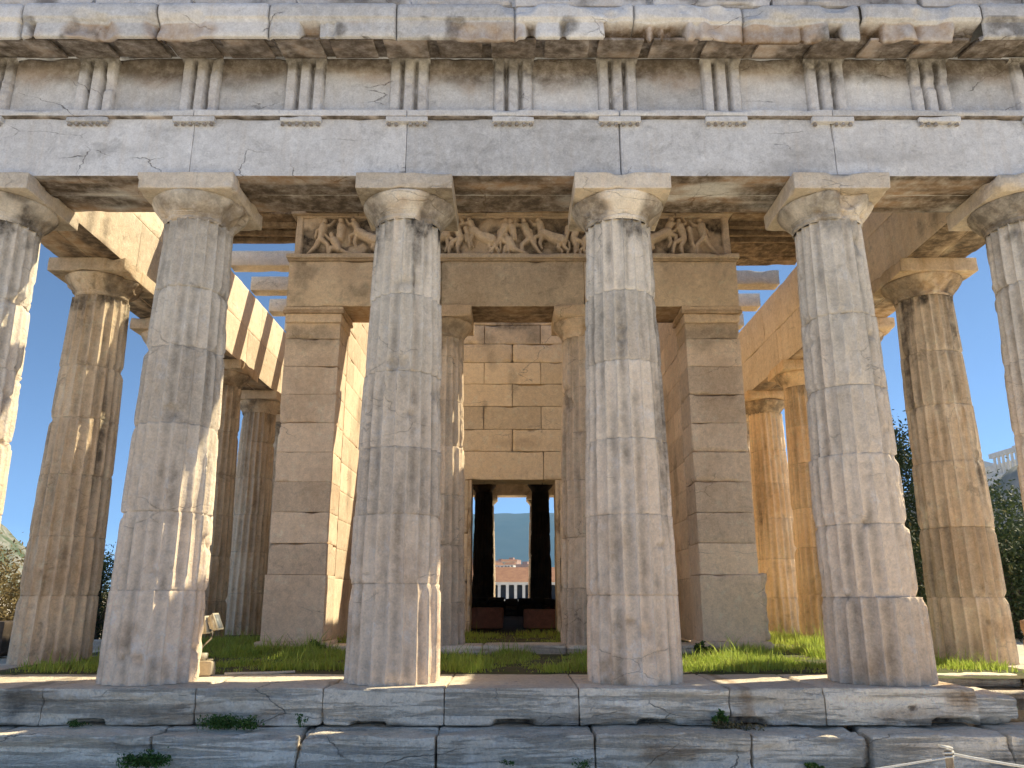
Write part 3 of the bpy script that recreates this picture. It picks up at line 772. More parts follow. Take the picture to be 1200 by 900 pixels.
# sculpted frieze: fighting warriors and horse-bodied men, as a carved relief
caps = []
def limb(x, z, pts, rs):
    for (a, b_), (ra, rb) in zip(zip(pts[:-1], pts[1:]), zip(rs[:-1], rs[1:])):
        caps.append((x + a[0], z + a[1], x + b_[0], z + b_[1], ra, rb))
def man(x, f=1, lean=0., kind=0):
    z = 6.70; hp = (0, .34); sh = (lean * f, .56)
    limb(x, z, [hp, sh], [.052, .068]); limb(x, z, [sh, (sh[0] + .02 * f, sh[1] + .115)], [.025, .042])
    if kind == 0:
        limb(x, z, [hp, (.14 * f, .21), (.15 * f, .02)], [.045, .034, .024]); limb(x, z, [hp, (-.10 * f, .17), (-.21 * f, .03)], [.045, .034, .024])
        limb(x, z, [sh, (sh[0] + .13 * f, .60), (sh[0] + .19 * f, .68)], [.03, .024, .02]); limb(x, z, [sh, (sh[0] - .12 * f, .48), (sh[0] - .14 * f, .37)], [.03, .024, .02])
    elif kind == 1:
        limb(x, z, [hp, (.05 * f, .18), (.03 * f, .02)], [.045, .034, .024]); limb(x, z, [hp, (.16 * f, .26), (.20 * f, .06)], [.045, .034, .024])
        limb(x, z, [sh, (sh[0] - .12 * f, .63), (sh[0] - .06 * f, .73)], [.03, .024, .02]); limb(x, z, [sh, (sh[0] + .12 * f, .47), (sh[0] + .21 * f, .52)], [.03, .024, .02])
        caps.append((x - .10 * f, z + .52, x - .17 * f, z + .16, .05, .025))
    else:   # crouching, fallen
        z -= .14
        limb(x, z, [(0, .26), (.09 * f, .43)], [.055, .068]); limb(x, z, [(.09 * f, .43), (.14 * f, .54)], [.025, .042])
        limb(x, z, [(0, .26), (.14 * f, .30), (.18 * f, .16)], [.045, .036, .025]); limb(x, z, [(0, .26), (-.12 * f, .20), (-.24 * f, .17)], [.045, .034, .024])
        limb(x, z, [(.09 * f, .43), (.2 * f, .48), (.27 * f, .57)], [.03, .024, .02])
def beast(x, f=1, rear=.1):
    z = 6.70
    limb(x, z, [(-.17 * f, .30), (.0, .31 + rear * .5), (.15 * f, .33 + rear)], [.088, .078, .075])
    limb(x, z, [(.15 * f, .36 + rear), (.20 * f, .50 + rear * .9)], [.055, .06]); limb(x, z, [(.20 * f, .50 + rear * .9), (.23 * f, .60 + rear * .8)], [.025, .042])
    limb(x, z, [(.20 * f, .50 + rear), (.32 * f, .50 + rear), (.37 * f, .58 + rear)], [.03, .023, .02])
    limb(x, z, [(-.19 * f, .29), (-.13 * f, .16), (-.20 * f, .09), (-.18 * f, .01)], [.055, .032, .022, .02])
    limb(x, z, [(-.2 * f, .29), (-.24 * f, .17), (-.31 * f, .10), (-.29 * f, .01)], [.055, .032, .022, .02])
    limb(x, z, [(.16 * f, .31 + rear), (.30 * f, .25 + rear), (.28 * f, .13 + rear)], [.04, .028, .02]); limb(x, z, [(.15 * f, .29 + rear), (.20 * f, .15 + rear), (.16 * f, .05 + rear)], [.04, .028, .02])
    limb(x, z, [(-.25 * f, .33), (-.33 * f, .25), (-.34 * f, .1)], [.02, .022, .012])
for a in [('m', -3.42, 1, .04, 0), ('m', -3.08, -1, -.02, 2), ('b', -2.62, -1, .12), ('m', -2.15, 1, .05, 1), ('m', -1.8, -1, .06, 0), ('b', -1.35, 1, .05), ('m', -.93, -1, .08, 1), ('b', -.55, -1, .14), ('m', -.22, 1, .09, 0), ('m', .02, -1, .04, 2),
          ('m', .3, -1, .09, 0), ('b', .68, -1, .1), ('m', 1.08, 1, .06, 1), ('b', 1.5, 1, .08), ('m', 1.92, -1, .08, 0), ('m', 2.2, 1, .02, 2), ('b', 2.62, 1, .13), ('m', 3.05, -1, .06, 1), ('m', 3.42, -1, .05, 0)]:
    (man if a[0] == 'm' else beast)(*a[1:])
nx, nz = 700, 74
U, V = np.meshgrid(np.linspace(-3.86, 3.86, nx), np.linspace(6.69, 7.44, nz), indexing='ij'); U = U.ravel(); V = V.ravel()
H = np.zeros(len(U)); P3 = np.stack([U, 0 * U, V], 1)
wx = U + (fbm(P3 * 6, 3, 801) - .5) * .04; wz = V + (fbm(P3 * 6, 3, 802) - .5) * .04
for (ax_, az, bx, bz, ra, rb) in caps:
    m = (np.abs(U - (ax_ + bx) / 2) < .45); dx, dz = bx - ax_, bz - az
    t = np.clip(((wx[m] - ax_) * dx + (wz[m] - az) * dz) / (dx * dx + dz * dz + 1e-9), 0, 1)
    rad_ = (ra + (rb - ra) * t) * 1.12; d = np.hypot(wx[m] - ax_ - dx * t, wz[m] - az - dz * t)
    hh = np.sqrt(np.clip(rad_ ** 2 - d ** 2, 0, None)) * 1.45 + (d < rad_) * .045
    H[m] = np.maximum(H[m], hh)
H *= (.85 + .3 * (fbm(P3 * 3, 3, 805))) ; H += (fbm(P3 * 14, 4, 803) - .5) * .022 + .05 * sstep(.62, .75, fbm(P3 * 2.2, 3, 806)) * (H < .02)
H = np.clip(H, -.02, .16)
H = np.maximum(H, .07 * sstep(3.74, 3.76, np.abs(U)))
b = .85 * sstep(.04, -.005, H) * sstep(.33, .5, fbm(P3 * 3, 4, 804)) + .25 * sstep(.55, .65, fbm(P3 * 4, 4, 807))  # relief shading painted in: dark background, paler figures
mb = MB(); mb.add(np.stack([U, 4.02 - H, V], 1), grid_faces(nx, nz), np.stack([.55 + .6 * sstep(.05, .12, H), .15 + 0 * U, b], 1))
rough_block(mb, -3.90, 3.90, 4.03, 4.75, 6.69, 7.45, .3, .004, .01, .02, seed=808)
rough_block(mb, -3.88, 3.88, 3.95, 4.7, 7.44, 7.52, .4, .0, .01, .0, seed=809)
fr = mb.build('relief_frieze', M_relief, temple)
mb = MB()
x = -3.95
while x < 3.9:
    w = random.uniform(.9, 1.5); rough_block(mb, x, min(x + w, 3.95) - .006, 3.84, 4.7, 7.452, 7.56, .05, .008, .012, .05, seed=810, stain=lambda W, ax, q: (.3 + 0 * W[:, 0], .3 * sstep(.4, .6, fbm(W * 3, 3, 3)))); x += w
mb.build('moulding', M_relief, fr)
# far porch entablature + cella roof (keeps the room dark)
mb = MB()
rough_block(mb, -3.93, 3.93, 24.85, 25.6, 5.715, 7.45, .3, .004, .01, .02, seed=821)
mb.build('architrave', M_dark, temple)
mb = MB()
for s in (-1, 1):
    def rf(P, s=s):
        P[:, 2] += (4.1 - np.abs(P[:, 0])) * .262; return P
    x0, x1 = (0.0, 4.1) if s > 0 else (-4.1, 0.0)
    rough_block(mb, x0, x1, 8.0, 26.8, 7.47, 7.7, .4, .004, .01, .02, seed=825, fn=rf)
mb.build('roof', M_flank, temple)
# rubble wall at the far end of the room and two reddish blocks
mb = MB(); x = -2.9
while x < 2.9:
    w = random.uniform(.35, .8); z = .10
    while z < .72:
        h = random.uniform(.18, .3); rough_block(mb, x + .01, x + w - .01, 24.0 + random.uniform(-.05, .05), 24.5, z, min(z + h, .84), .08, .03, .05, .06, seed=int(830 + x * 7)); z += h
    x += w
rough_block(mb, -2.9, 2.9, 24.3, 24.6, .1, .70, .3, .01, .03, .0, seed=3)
tag(mb.build('rubble_wall', M_dark), 'low dark rubble wall across the far end of the inner room behind the doorway', 'wall')  # darkness of the room is put into its colour
for (x0, x1, y, t, lab) in ((-1.02, -.22, 11.2, .60, 'reddish stone block lying inside the doorway on its left side'), (.28, 1.1, 11.3, .56, 'reddish stone block lying inside the doorway on its right side')):
    mb = MB(); rough_block(mb, x0, x1, y, y + .5, .10, t, .05, .02, .05, .09, seed=int(845 + x0 * 4))
    tag(mb.build('stone_block', M_red), lab, 'stone block', 'stone blocks in the doorway')

# ================================================================== GRASS
def in_col(x, y):
    m = np.zeros(len(x), bool)
    for cx in (FX[0], FX[-1]):
        for cy in FY: m |= (x - cx) ** 2 + (y - cy) ** 2 < .46 ** 2
    for cx in FX: m |= (x - cx) ** 2 + y ** 2 < .5 ** 2
    for cx in (-1.25, 1.25): m |= (x - cx) ** 2 + (y - 4.33) ** 2 < .45 ** 2
    return m
def blades(mb, n, x0, x1, y0, y1, z, hgt, w=.006, lit=.5, dens=None, hv=.5):
    x = rng.uniform(x0, x1, n); y = rng.uniform(y0, y1, n); P = np.stack([x, y, 0 * x], 1)
    pn = fbm(P * 1.7, 4, 901)
    keep = rng.random(n) < np.clip((pn - .33) * 3.4, 0.04, 1)
    if dens is not None: keep &= rng.random(n) < dens(x, y)
    keep &= ~in_col(x, y); x, y, pn = x[keep], y[keep], pn[keep]; n = len(x)
    a = rng.uniform(0, 2 * np.pi, n); h = hgt * rng.uniform(.3, 1.15, n) * (.1 + 1.9 * sstep(.3, .72, pn)) * (.75 + .9 * (rng.random(n) < .05)); l = rng.uniform(.1, .8, n) * h; w_ = w * rng.uniform(.6, 1.4, n)
    b = rng.uniform(0, 2 * np.pi, n); wx, wy = np.cos(b) * w_, np.sin(b) * w_
    dx, dy = np.cos(a) * l, np.sin(a) * l
    zz = z + 0 * x if np.isscalar(z) else z(x, y)
    V = np.stack([np.stack([x - wx, y - wy, zz], 1), np.stack([x + wx, y + wy, zz], 1),
                  np.stack([x + wx * .7 + dx * .35, y + wy * .7 + dy * .35, zz + h * .6], 1), np.stack([x - wx * .7 + dx * .35, y - wy * .7 + dy * .35, zz + h * .6], 1),
                  np.stack([x + dx, y + dy, zz + h], 1)], 1).reshape(-1, 3)
    i = np.arange(n)[:, None] * 5
    tone = np.clip(rng.normal(lit, .25, n), 0, 1); dry = (rng.random(n) < .10 + .5 * sstep(.55, .68, fbm(P[keep] * 2.6, 3, 911))) * rng.random(n) * .9
    W = np.repeat(np.stack([tone, dry, 0 * tone], 1), 5, 0)
    mb.add(V, i + np.array([[0, 1, 2, 3]]), W)
    mb.add(V, i + np.array([[3, 2, 4]]), W)
def soil(x0, x1, y0, y1, z, n=40):
    X, Y = np.meshgrid(np.linspace(x0, x1, n), np.linspace(y0, y1, n), indexing='ij'); P = np.stack([X.ravel(), Y.ravel(), 0 * X.ravel()], 1)
    P[:, 2] = z + (fbm(P * 2.5, 3, 902) - .5) * .03 - (.045 * sstep(1.15, .62, P[:, 1] + (fbm(P * 1.9, 4, 905) - .5) * .5) if y0 < 1 else 0); return P, grid_faces(n, n)
mb = MB()
for a in ((-6.2, 6.2, .6, 3.8, .012, 160), (-6.6, -3.9, 3.8, 25, .02), (3.9, 6.6, 3.8, 25, .02), (-2.97, 2.97, 4.5, 8.45, .13)):
    P, F = soil(*a); mb.add(P, F)
tag(mb.build('soil', M_soil), kind='structure')
mb = MB()
blades(mb, 90000, -6.0, 6.0, .80, 3.75, .005, .085, lit=.5, dens=lambda x, y: sstep(.80, 1.25, y + (fbm(np.stack([x, y, 0 * x], 1) * 1.9, 4, 905) - .5) * 1.1) * np.where((np.abs(x) > 5.0) & (y < 1.2), .3, 1))
blades(mb, 14000, -5.9, -3.9, 3.6, 9, .01, .10)
blades(mb, 14000, 3.9, 5.9, 3.6, 9, .01, .12, lit=.7)
blades(mb, 6000, 2.5, 5.9, 2.0, 3.9, .01, .12, lit=.7)
blades(mb, 11000, -2.9, 2.9, 4.55, 7.6, .125, .09)
blades(mb, 5000, -3.9, -2.9, 3.4, 3.95, .01, .10, lit=.6)
blades(mb, 2500, -4.2, 4.2, 3.55, 3.85, .01, .12, lit=.5)
tag(mb.build('grass', M_grass), 'bright green spring grass covering the temple floor between the columns', 'grass', kind='stuff')

# ================================================================== PLANTS
def leaf_cloud(mb, pts, size, tone, jitter=.3, flat=0):
    n = len(pts)
    d = rng.normal(size=(n, 3)); d /= np.linalg.norm(d, axis=1, keepdims=True)
    e = np.cross(d, rng.normal(size=(n, 3))); e /= np.linalg.norm(e, axis=1, keepdims=True)
    s = size * rng.uniform(.6, 1.3, n)[:, None]
    V = np.stack([pts - d * s, pts - e * s * .42, pts + d * s, pts + e * s * .42], 1).reshape(-1, 3)
    i = np.arange(n)[:, None] * 4
    W = np.repeat(np.stack([np.clip(tone + rng.normal(0, jitter, n), 0, 1), (rng.random(n) < .05) * .5, 0 * np.zeros(n)], 1), 4, 0)
    mb.add(V, i + np.array([[0, 1, 2, 3]]), W)
def weed(x, y, z, w, h, n, label, mat=None, leaf=.018, depth=.12):
    r = empty('weed', (x, y, z))
    tag(r, label, 'weed', 'weeds growing from the joints of the steps')
    k = max(5, n // 60); mb = MB(); ms = MB()
    for i in range(k):
        a = rng.uniform(-1, 1); tip = np.array([a * w / 2, -abs(rng.normal()) * depth * .5 - .02, h * rng.uniform(.25, 1) * (1 - .5 * abs(a))])
        t = np.linspace(0, 1, 6)[:, None]; path = np.array([[a * w * .18, 0, 0]]) * (1 - t) + tip * t; path[:, 2] += .2 * h * np.sin(t[:, 0] * np.pi)
        for p, q in zip(path[:-1], path[1:]):
            o = np.array([.0022, 0, 0]); ms.add([p - o, p + o, q + o, q - o], [[0, 1, 2, 3]])
        m = max(10, n // k); tt = rng.uniform(.15, 1, m); pp = np.stack([np.interp(tt, t[:, 0], path[:, c]) for c in range(3)], 1) + rng.normal(0, w * .07, (m, 3)) * [1, .5, .6]
        pp[:, 2] = np.maximum(pp[:, 2], .004); leaf_cloud(mb, pp, leaf, .5)
    mb.build('foliage', mat or M_weed, r, smooth=False); ms.build('stem', mat or M_weed, r, smooth=False)
    return r
weed(-2.72, -.72, -.35, .55, .13, 1500, 'wide bushy green weed on the upper step below the second column gap')
weed(-3.35, -1.03, -.63, .5, .14, 1000, 'low dark green weed at the picture bottom against the lower step')
weed(1.98, -.68, -.34, .17, .17, 420, 'small upright dark green weed in a joint right of the middle columns', leaf=.022)
weed(-2.05, -.70, -.35, .16, .2, 90, 'thin twiggy green sprig beside the wide weed on the upper step', leaf=.014)
weed(-5.55, -.72, -.36, .4, .12, 700, 'dark green weed at the left edge of the upper step')
weed(2.72, -1.04, -.69, .16, .16, 260, 'bright green tuft in the gap between two worn lower step blocks')
weed(.62, -1.04, -.66, .3, .1, 160, 'sparse green sprigs low on the lower step under the middle column gap', leaf=.012)
weed(-.05, -1.03, -.62, .14, .09, 90, 'tiny yellowish sprig on the lower step face below the doorway', leaf=.012)
weed(-4.28, -.66, -.35, .3, .07, 260, 'dark moss-like weed filling the slot below the second column', leaf=.012)
weed(5.3, .33, -.33, .5, .12, 350, 'straggly weed on the broken ledge at the right', leaf=.02)
weed(2.1, -.7, -.36, .5, .06, 240, 'dry brown weed lying along the joint left of the fifth column', mat=M_dry, leaf=.02)
weed(-3.0, 3.7, .0, .4, .25, 500, 'leafy green weed at the foot of the left wall end', leaf=.03)
weed(2.85, 3.7, .0, .35, .22, 500, 'dark leafy weed at the foot of the right wall end', leaf=.03)

def tube(mb, path, radii, n=8, W=(.5, 0, 0)):
    path = np.asarray(path, float); m = len(path); ring = []
    for i in range(m):
        t = path[min(i + 1, m - 1)] - path[max(i - 1, 0)]; t /= np.linalg.norm(t) + 1e-9
        a = np.cross(t, [0.3, .2, 1] if abs(t[2]) < .9 else [1, 0, 0]); a /= np.linalg.norm(a); b = np.cross(t, a)
        th = np.arange(n) / n * 2 * np.pi
        ring.append(path[i] + radii[i] * (np.cos(th)[:, None] * a + np.sin(th)[:, None] * b))
    V = np.stack(ring, 1).reshape(-1, 3)
    mb.add(V, grid_faces(n, m, True), np.array(W, float))
    for k, s in ((0, 1), (m - 1, -1)):
        idx = [j * m + k for j in range(n)][::-s]
        mb.add(V[idx], [list(range(n))], np.array(W, float))
def tree(name, x, y, h, cw, n, mat, label, kind='round', leaf=.06, low=.25, cat='tree', group=None, clumps=60, z0=None):
    z0 = float(terrain_h(np.array([x * 1.]), np.array([y * 1.]))[0]) if z0 is None else z0
    r = empty(name, (x, y, z0)); tag(r, label, cat, group)
    mt = MB(); mc = MB()
    tr = max(.05, h * .022)
    tube(mt, [(0, 0, -.2), (tr * .6, 0, h * .2), (-tr * .5, tr, h * .45), (0, 0, h * .85)], [tr * 1.3, tr, tr * .7, tr * .15])
    cs = []
    for i in range(clumps):
        if kind == 'cypress':
            zz = rng.uniform(.04, 1) ** .9; rr = cw / 2 * (np.sin(np.pi * min(1, (zz * .85 + .13))) ** .7) * rng.uniform(.55, 1); a = rng.uniform(0, 2 * np.pi)
            c = np.array([rr * np.cos(a), rr * np.sin(a), zz * h]); s = cw * .13
        else:
            v = rng.normal(size=3); v /= np.linalg.norm(v); v *= rng.uniform(.35, 1) ** .5
            c = np.array([v[0] * cw / 2, v[1] * cw / 2, h * (low + 1) / 2 + v[2] * h * (1 - low) / 2]); s = cw * rng.uniform(.06, .12)
            if i % 3 == 0: tube(mt, [(0, 0, h * rng.uniform(.15, .4)), c * .5 + np.array([0, 0, h * .12]), c], [tr * .45, tr * .25, tr * .08], 5)
        cs.append((c, s))
    per = n // clumps
    for c, s in cs:
        pts = c + rng.normal(size=(per, 3)) * s * np.array([1, 1, .85 if kind != 'cypress' else 1.6])
        leaf_cloud(mc, pts, leaf, rng.uniform(.2, .8), .2)
    mt.build('trunk', M_bark, r); mc.build('crown', mat, r, smooth=False)
    return r
tree('cypress_tree', 13.1, 17.5, 6.7, 2.2, 16000, M_cyp, 'dark green cypress behind the fifth column at the right', 'cypress', .07, clumps=160)
tree('cypress_tree', 12.6, 15.4, 3.4, 2.6, 8000, M_cyp, 'low dark bushy evergreen below the cypress at the right', 'round', .06, clumps=60, low=.0)
tree('olive_tree', 20.5, 24.5, 4.7, 6, 24000, M_olive, 'broad green olive tree at the right edge below the rocky hill', 'round', .10, low=.05, clumps=110)
tree('olive_tree', 27, 36, 7.4, 8, 16000, M_olive, 'taller green tree behind the broad olive at the right edge', 'round', .14, low=.05, clumps=90)
tree('olive_tree', 18.5, 30, 5.0, 5, 12000, M_olive, 'green tree between the cypress and the right flank column', 'round', .12, low=.05, clumps=80)
tree('dry_bush', -17.5, 18.0, 2.7, 5.5, 16000, M_dry, 'ochre dry leaved bush at the left edge beyond the columns', 'round', .075, low=.0, cat='bush', clumps=80)
tree('dry_bush', -22, 19.0, 3.1, 6, 12000, M_dry, 'larger ochre bush half outside the left edge', 'round', .08, low=.0, cat='bush', clumps=80)
tree('evergreen_bush', -12.6, 16.0, 3.0, 1.9, 9000, M_cyp, 'dark green bush between the left flank column and the second column', 'round', .05, low=.0, cat='bush', clumps=60)
tree('evergreen_bush', -14.6, 21.0, 2.6, 3.0, 7000, M_olive, 'mid green bush behind the dark one at the left', 'round', .06, low=.0, cat='bush', clumps=50)

# ================================================================== FLOODLIGHT, STONES, ROPE
M_metal = simple('cream_painted_metal', (.62, .58, .47), (.52, .48, .38), 12, .45, .1)
M_glass, _nt, _n, _l, _b = new_mat('lamp_glass'); _b.inputs['Base Color'].default_value = (.25, .27, .28, 1); _b.inputs['Roughness'].default_value = .12
M_cable = simple('cream_cable', (.55, .5, .4), (.6, .56, .46), 30, .6, 0)
def obox(mb, c, size, rot=None, bev=.006):
    h = np.array(size) / 2; s = [-1, 1]
    P = []
    for ax in range(3):
        for sg in (-1, 1):
            pass
    bm = bmesh.new(); bmesh.ops.create_cube(bm, size=1)
    bmesh.ops.scale(bm, vec=size, verts=bm.verts); bmesh.ops.bevel(bm, geom=bm.edges[:], offset=bev, segments=2, affect='EDGES')
    if rot is not None: bmesh.ops.transform(bm, matrix=rot, verts=bm.verts)
    bm.verts.index_update()
    V = np.array([v.co[:] for v in bm.verts]) + np.array(c)
    for k in set(len(f.verts) for f in bm.faces):
        mb.add(V, np.array([[v.index for v in f.verts] for f in bm.faces if len(f.verts) == k]))
    bm.free()
import bmesh
fl = empty('floodlight', (-3.52, .60, .0)); fl.scale = (.88, .88, .88); tag(fl, 'twin cream floodlight on a small junction box standing right of the second column', 'floodlight')
mb = MB(); rough_block(mb, -.13, .13, -.09, .09, 0, .19, .03, .006, .02, .03, seed=950); mb.build('stone_foot', simple('pale_concrete', (.6, .52, .38), (.5, .43, .32), 20), fl)
mb = MB(); obox(mb, (-.04, 0, .235), (.13, .1, .09)); obox(mb, (.07, -.02, .20), (.1, .02, .015)); mb.build('junction_box', M_metal, fl)
mb = MB(); tube(mb, [(-.06, 0, .27), (-.05, 0, .34), (.0, 0, .40), (.06, 0, .46), (.075, 0, .53), (.05, 0, .60)], [.011] * 6); mb.build('stem', M_cable, fl)
for (cx, cz, ang) in ((.085, .66, 24), (-.04, .62, 10)):
    mt = Matrix.Rotation(R(-ang), 4, 'Y')
    e_ = MB(); obox(e_, (cx, 0, cz), (.07, .17, .2), mt, .012); obox(e_, (cx + .04, 0, cz + .012), (.022, .2, .225), mt, .006)
    for k in range(5): obox(e_, (cx - .05, -.06 + k * .03, cz - .01), (.03, .006, .15), mt, .001)
    hd = e_.build('lamp_head', M_metal, fl)
    g_ = MB(); obox(g_, (cx + .053, 0, cz + .015), (.004, .16, .185), mt, .0015); g_.build('lamp_glass', M_glass, hd)
mb = MB(); tube(mb, [(.04, 0, .53), (-.09, 0, .52), (-.11, 0, .62)], [.009] * 3); mb.build('bracket', M_metal, fl)
mb = MB(); tube(mb, [(-3.28, .60, .02), (-3.1, .68, .02), (-2.8, .75, .018), (-2.55, .86, .02)], [.016, .015, .016, .015]); tag(mb.build('cable', M_cable), 'pale cable lying on the top step beside the floodlight', 'cable')

for (x, y, z, sx, sy, sz, lab, m_) in (
    (7.7, 5.2, -.75, .55, .4, .45, 'pale loose block lying beyond the fifth column at the right', M_gold),
    (8.6, 6.6, -.75, .8, .5, .62, 'larger pale block stacked behind the loose one at the right', M_gold),
    (11.35, 8.2, -.75, 1.2, .7, 1.15, 'brown stone block at the right edge behind the flank column', M_brown),
    (-11.2, 13.2, -.75, .9, .5, .5, 'pale grey block on the ground behind the second column at the left', M_step),
    (-14.5, 14.2, -.75, .9, .7, .95, 'dark stone block at the left edge behind the flank column', M_dark)):
    mb = MB(); rough_block(mb, -sx / 2, sx / 2, -sy / 2, sy / 2, 0, sz, .05, .02, .05, .08, seed=int(x * 3) + 970)
    tag(mb.build('stone_block', m_, loc=(x, y, z)), lab, 'stone block')
M_wood = simple('weathered_wood', (.36, .29, .21), (.25, .19, .13), 25, .85, .5)
M_rope = simple('white_rope', (.72, .70, .66), (.6, .58, .53), 60, .8, .6, dist=.004)
po = empty('rope_post', (2.625, -3.69, -.78)); tag(po, 'short wooden post holding a white rope in front of the steps at the right', 'post')
mb = MB(); tube(mb, [(0, 0, 0), (.004, 0, .4), (0, 0, .745)], [.026, .024, .022], 14); mb.build('stake', M_wood, po)
mb = MB(); tube(mb, [(math.cos(t) * .028, math.sin(t) * .028, .70 + .0035 * t) for t in np.linspace(0, 14, 60)], [.006] * 60, 6); obox(mb, (-.012, 0, .768), (.075, .05, .012), Matrix.Rotation(R(8), 4, 'Y'), .004); mb.build('knot', M_rope, po)
mb = MB()
def sag(a, b, s, n=24):
    t = np.linspace(0, 1, n)[:, None]; p = np.array(a) * (1 - t) + np.array(b) * t; p[:, 2] -= s * 4 * t[:, 0] * (1 - t[:, 0]); return p
p1 = sag((-.2, -3.8, -.29), (2.60, -3.70, -.07), .05); tube(mb, p1, [.0065] * len(p1), 6)
p2 = sag((2.65, -3.70, -.05), (5.1, -3.75, -.06), .12); tube(mb, p2, [.0085] * len(p2), 6)
tag(mb.build('rope', M_rope), 'sagging white rope strung from the short wooden post across the steps', 'rope')
po2 = copy_tree(po, loc=(-.22, -3.81, -1.02)); tag(po2, 'short wooden rope post below the picture left of the first post', 'post')
po3 = copy_tree(po, loc=(5.12, -3.75, -.78)); tag(po3, 'short wooden rope post beyond the right edge of the picture', 'post')

# ================================================================== FAR BUILDINGS
M_tile = simple('terracotta_tiles', (.36, .19, .12), (.28, .14, .09), .6, .9, .2)
M_plaster = simple('pale_plaster', (.62, .58, .5), (.52, .47, .4), .3, .9, .1)
M_win = simple('dark_opening', (.05, .055, .07), (.04, .045, .06), .5, .6, 0)
M_whitem = simple('white_marble', (.72, .70, .66), (.6, .58, .54), .4, .8, 0)
def box(mb, x0, x1, y0, y1, z0, z1, mi=0):
    V = [(x, y, z) for x in (x0, x1) for y in (y0, y1) for z in (z0, z1)]
    mb.add(V, [[0, 1, 3, 2], [4, 6, 7, 5], [0, 4, 5, 1], [2, 3, 7, 6], [0, 2, 6, 4], [1, 5, 7, 3]], mi=mi)
def prism(mb, x0, x1, y0, y1, z0, h, mi=0, ov=.4):
    ym = (y0 + y1) / 2; x0 -= ov; x1 += ov; y0 -= ov; y1 += ov
    V = [(x0, y0, z0), (x1, y0, z0), (x1, y1, z0), (x0, y1, z0), (x0, ym, z0 + h), (x1, ym, z0 + h)]
    mb.add(V, [[0, 1, 5, 4], [2, 3, 4, 5], [0, 3, 2, 1]], mi=mi); mb.add(V, [[1, 2, 5], [3, 0, 4]], mi=mi)
st = empty('long_colonnade', (0, 232, -12)); tag(st, 'long white two storey colonnaded hall with a red tiled roof seen through the doorway', 'hall')
mb = MB(); box(mb, -58, 58, 4, 18, 0, 16.2); mb.build('wall', M_plaster, st, smooth=False)
mb = MB(); box(mb, -58.3, 58.3, -.3, 18.3, 16.2, 17.0); box(mb, -58, 58, -.2, 4, 9.6, 12.0); mb.build('cornice', M_whitem, st, smooth=False)
mb = MB(); prism(mb, -58, 58, -.4, 18.4, 17.0, 4.6); mb.build('roof', M_tile, st, smooth=False)
mb = MB(); box(mb, -58, 58, 3.6, 3.98, 12.05, 16.1); mb.build('gallery_opening', M_win, st, smooth=False)
mb = MB(); box(mb, -.42, .42, -.1, .7, 12.0, 16.2); box(mb, -.5, .5, -.15, .8, 15.9, 16.19)
c0 = mb.build('gallery_column', M_whitem, st, smooth=False, loc=(-57.2, 0, 0))
for i in range(1, 48): 
    c = c0.copy(); col.objects.link(c); c.parent = st; c.location = (-57.2 + i * 2.434, 0, 0)
protos = []
for i in range(6):
    w, d, h = random.uniform(9, 17), random.uniform(9, 14), random.uniform(7, 14); mb = MB(); box(mb, -w / 2, w / 2, -d / 2, d / 2, -6, h)
    if i % 2: prism(mb, -w / 2, w / 2, -d / 2, d / 2, h, 2.6, 1)
    else: box(mb, -w / 2 - .2, w / 2 + .2, -d / 2 - .2, d / 2 + .2, h, h + .5); box(mb, -w / 5, w / 8, -2, 2, h + .5, h + 2.8)
    n_ = int(w / 2.6)
    for f_ in range(int(h / 3)):
        for k in range(n_): xx = -w / 2 + (k + .5) * w / n_; box(mb, xx - .6, xx + .6, -d / 2 - .06, -d / 2 + .05, f_ * 3 + 1, f_ * 3 + 2.4, 2)
    protos.append(mb)
walls = [simple('plaster_%s' % nm, c, tuple(q * .85 for q in c), .3, .9, 0) for nm, c in (('ochre', (.52, .38, .26)), ('cream', (.62, .55, .44)), ('pink', (.5, .34, .28)), ('white', (.7, .68, .64)), ('sand', (.5, .42, .32)), ('tan', (.45, .34, .26)))]
meshes = [p.build('house', [walls[i], M_tile, M_win], smooth=False) for i, p in enumerate(protos)]
k = 0
nouns = ['ochre', 'cream', 'pinkish', 'white', 'sand coloured', 'tan']; used = set()
cnt = {}
ords = ['nearest', 'second nearest', 'third nearest', 'fourth nearest', 'fifth nearest', 'sixth nearest', 'seventh nearest', 'eighth nearest', 'ninth nearest', 'tenth nearest']
for i in range(60):
    yy = 275 + 13 * i + random.uniform(-5, 5); xx = random.uniform(-.05, .045) * (yy + 9)
    p = i % 6
    o = meshes[p] if i < 6 else meshes[p].copy()
    if i >= 6: col.objects.link(o)
    rise = float(terrain_h(np.array([xx]), np.array([yy]))[0])
    o.location = (xx, yy, rise); o.rotation_euler = (0, 0, random.uniform(-.5, .5))
    tag(o, '%s walled %s house, %s of its colour in the far city' % (nouns[p], 'red roofed' if p % 2 else 'flat roofed', ords[i // 6]), 'house', 'distant city houses')
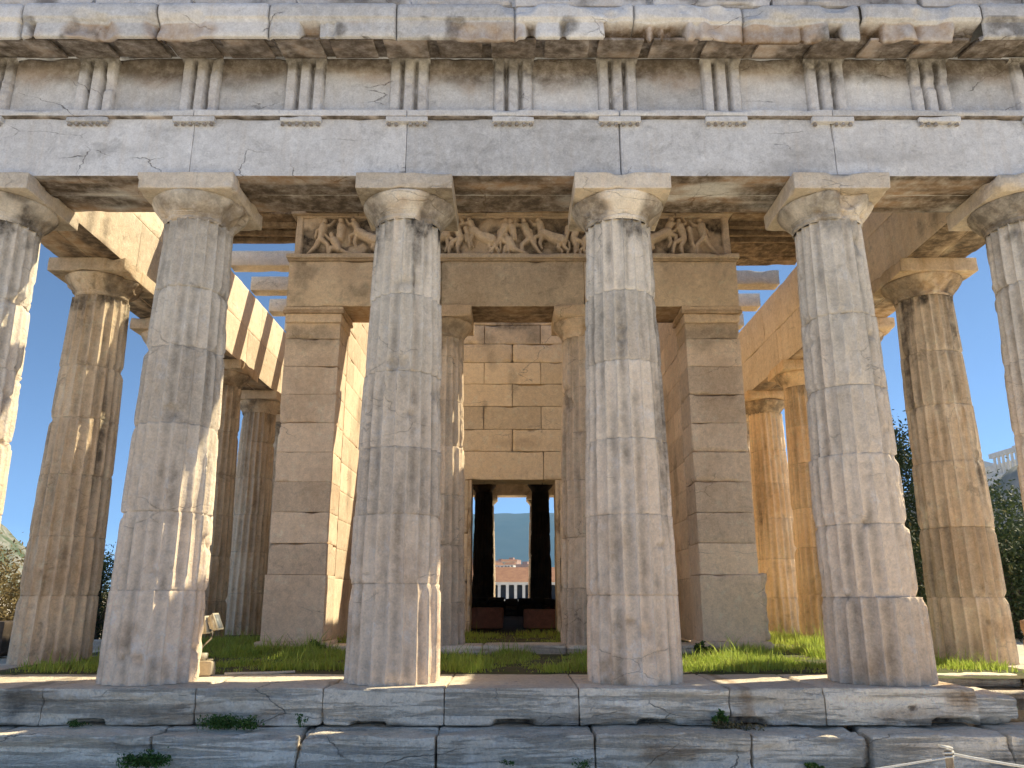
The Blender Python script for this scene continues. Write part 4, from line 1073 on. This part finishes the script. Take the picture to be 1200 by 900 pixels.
# temple ruin on the rocky hill
pt = empty('ruined_temple', (299, 462, 68)); tag(pt, 'far pale ruined columned temple standing on top of the rocky hill', 'temple')
mb = MB(); box(mb, -17, 17, -36, 36, -4, .8); box(mb, -16, 16, -35, 35, .8, 1.4); mb.build('platform', M_whitem, pt, smooth=False)
mb = MB(); tube(mb, [(0, 0, 1.4), (0, 0, 11), (0, 0, 11.8)], [.95, .75, 1.1], 10)
cc = mb.build('column', M_whitem, pt)
pos = [(x, y) for x in np.linspace(-14, 14, 8) for y in (-33, 33)] + [(x, y) for y in np.linspace(-29, 29, 15) for x in (-14, 14) if not (-9 < y < 4 and x < 0)]
cc.location = (pos[0][0], pos[0][1], 0)
for p in pos[1:]:
    c = cc.copy(); col.objects.link(c); c.parent = pt; c.location = (p[0], p[1], 0)
mb = MB(); box(mb, -15.2, 15.2, -34.3, -32, 11.8, 15); box(mb, -15.2, 15.2, 32, 34.3, 11.8, 15); box(mb, 13, 15.1, -32, 32, 11.8, 14.6); box(mb, -15.1, -13, -32, -9, 11.8, 14.4); box(mb, -15.1, -13, 5, 32, 11.8, 14.0); box(mb, -9, -8, -24, 10, 1.4, 9)
mb.build('entablature', M_whitem, pt, smooth=False)
mb = MB()
for y in (-34.3, 32):
    V = [(-15.5, y, 15), (15.5, y, 15), (-4, y, 18), (4, y, 18.2), (-15.5, y + 2, 15), (15.5, y + 2, 15), (-4, y + 2, 18), (4, y + 2, 18.2)]
    mb.add(V, [[0, 1, 3, 2], [5, 4, 6, 7], [0, 2, 6, 4], [1, 5, 7, 3], [2, 3, 7, 6]])
mb.build('pediment', M_whitem, pt, smooth=False)

# ================================================================== HAZE
mb = MB(); box(mb, -8000, 8000, -60, 13500, -80, 1250)
hz = mb.build('haze', M_whitem, smooth=False)
hm = bpy.data.materials.new('haze'); hm.use_nodes = True; hn = hm.node_tree.nodes; hl = hm.node_tree.links
for q in list(hn):
    if q.type == 'BSDF_PRINCIPLED': hn.remove(q)
pv = hn.new('ShaderNodeVolumePrincipled'); pv.inputs['Color'].default_value = (.24, .60, 1, 1); pv.inputs['Density'].default_value = .00006
pv.inputs['Anisotropy'].default_value = .2
hl.new(pv.outputs[0], hn['Material Output'].inputs['Volume'])
hz.data.materials.clear(); hz.data.materials.append(hm)
tag(hz, kind='stuff')
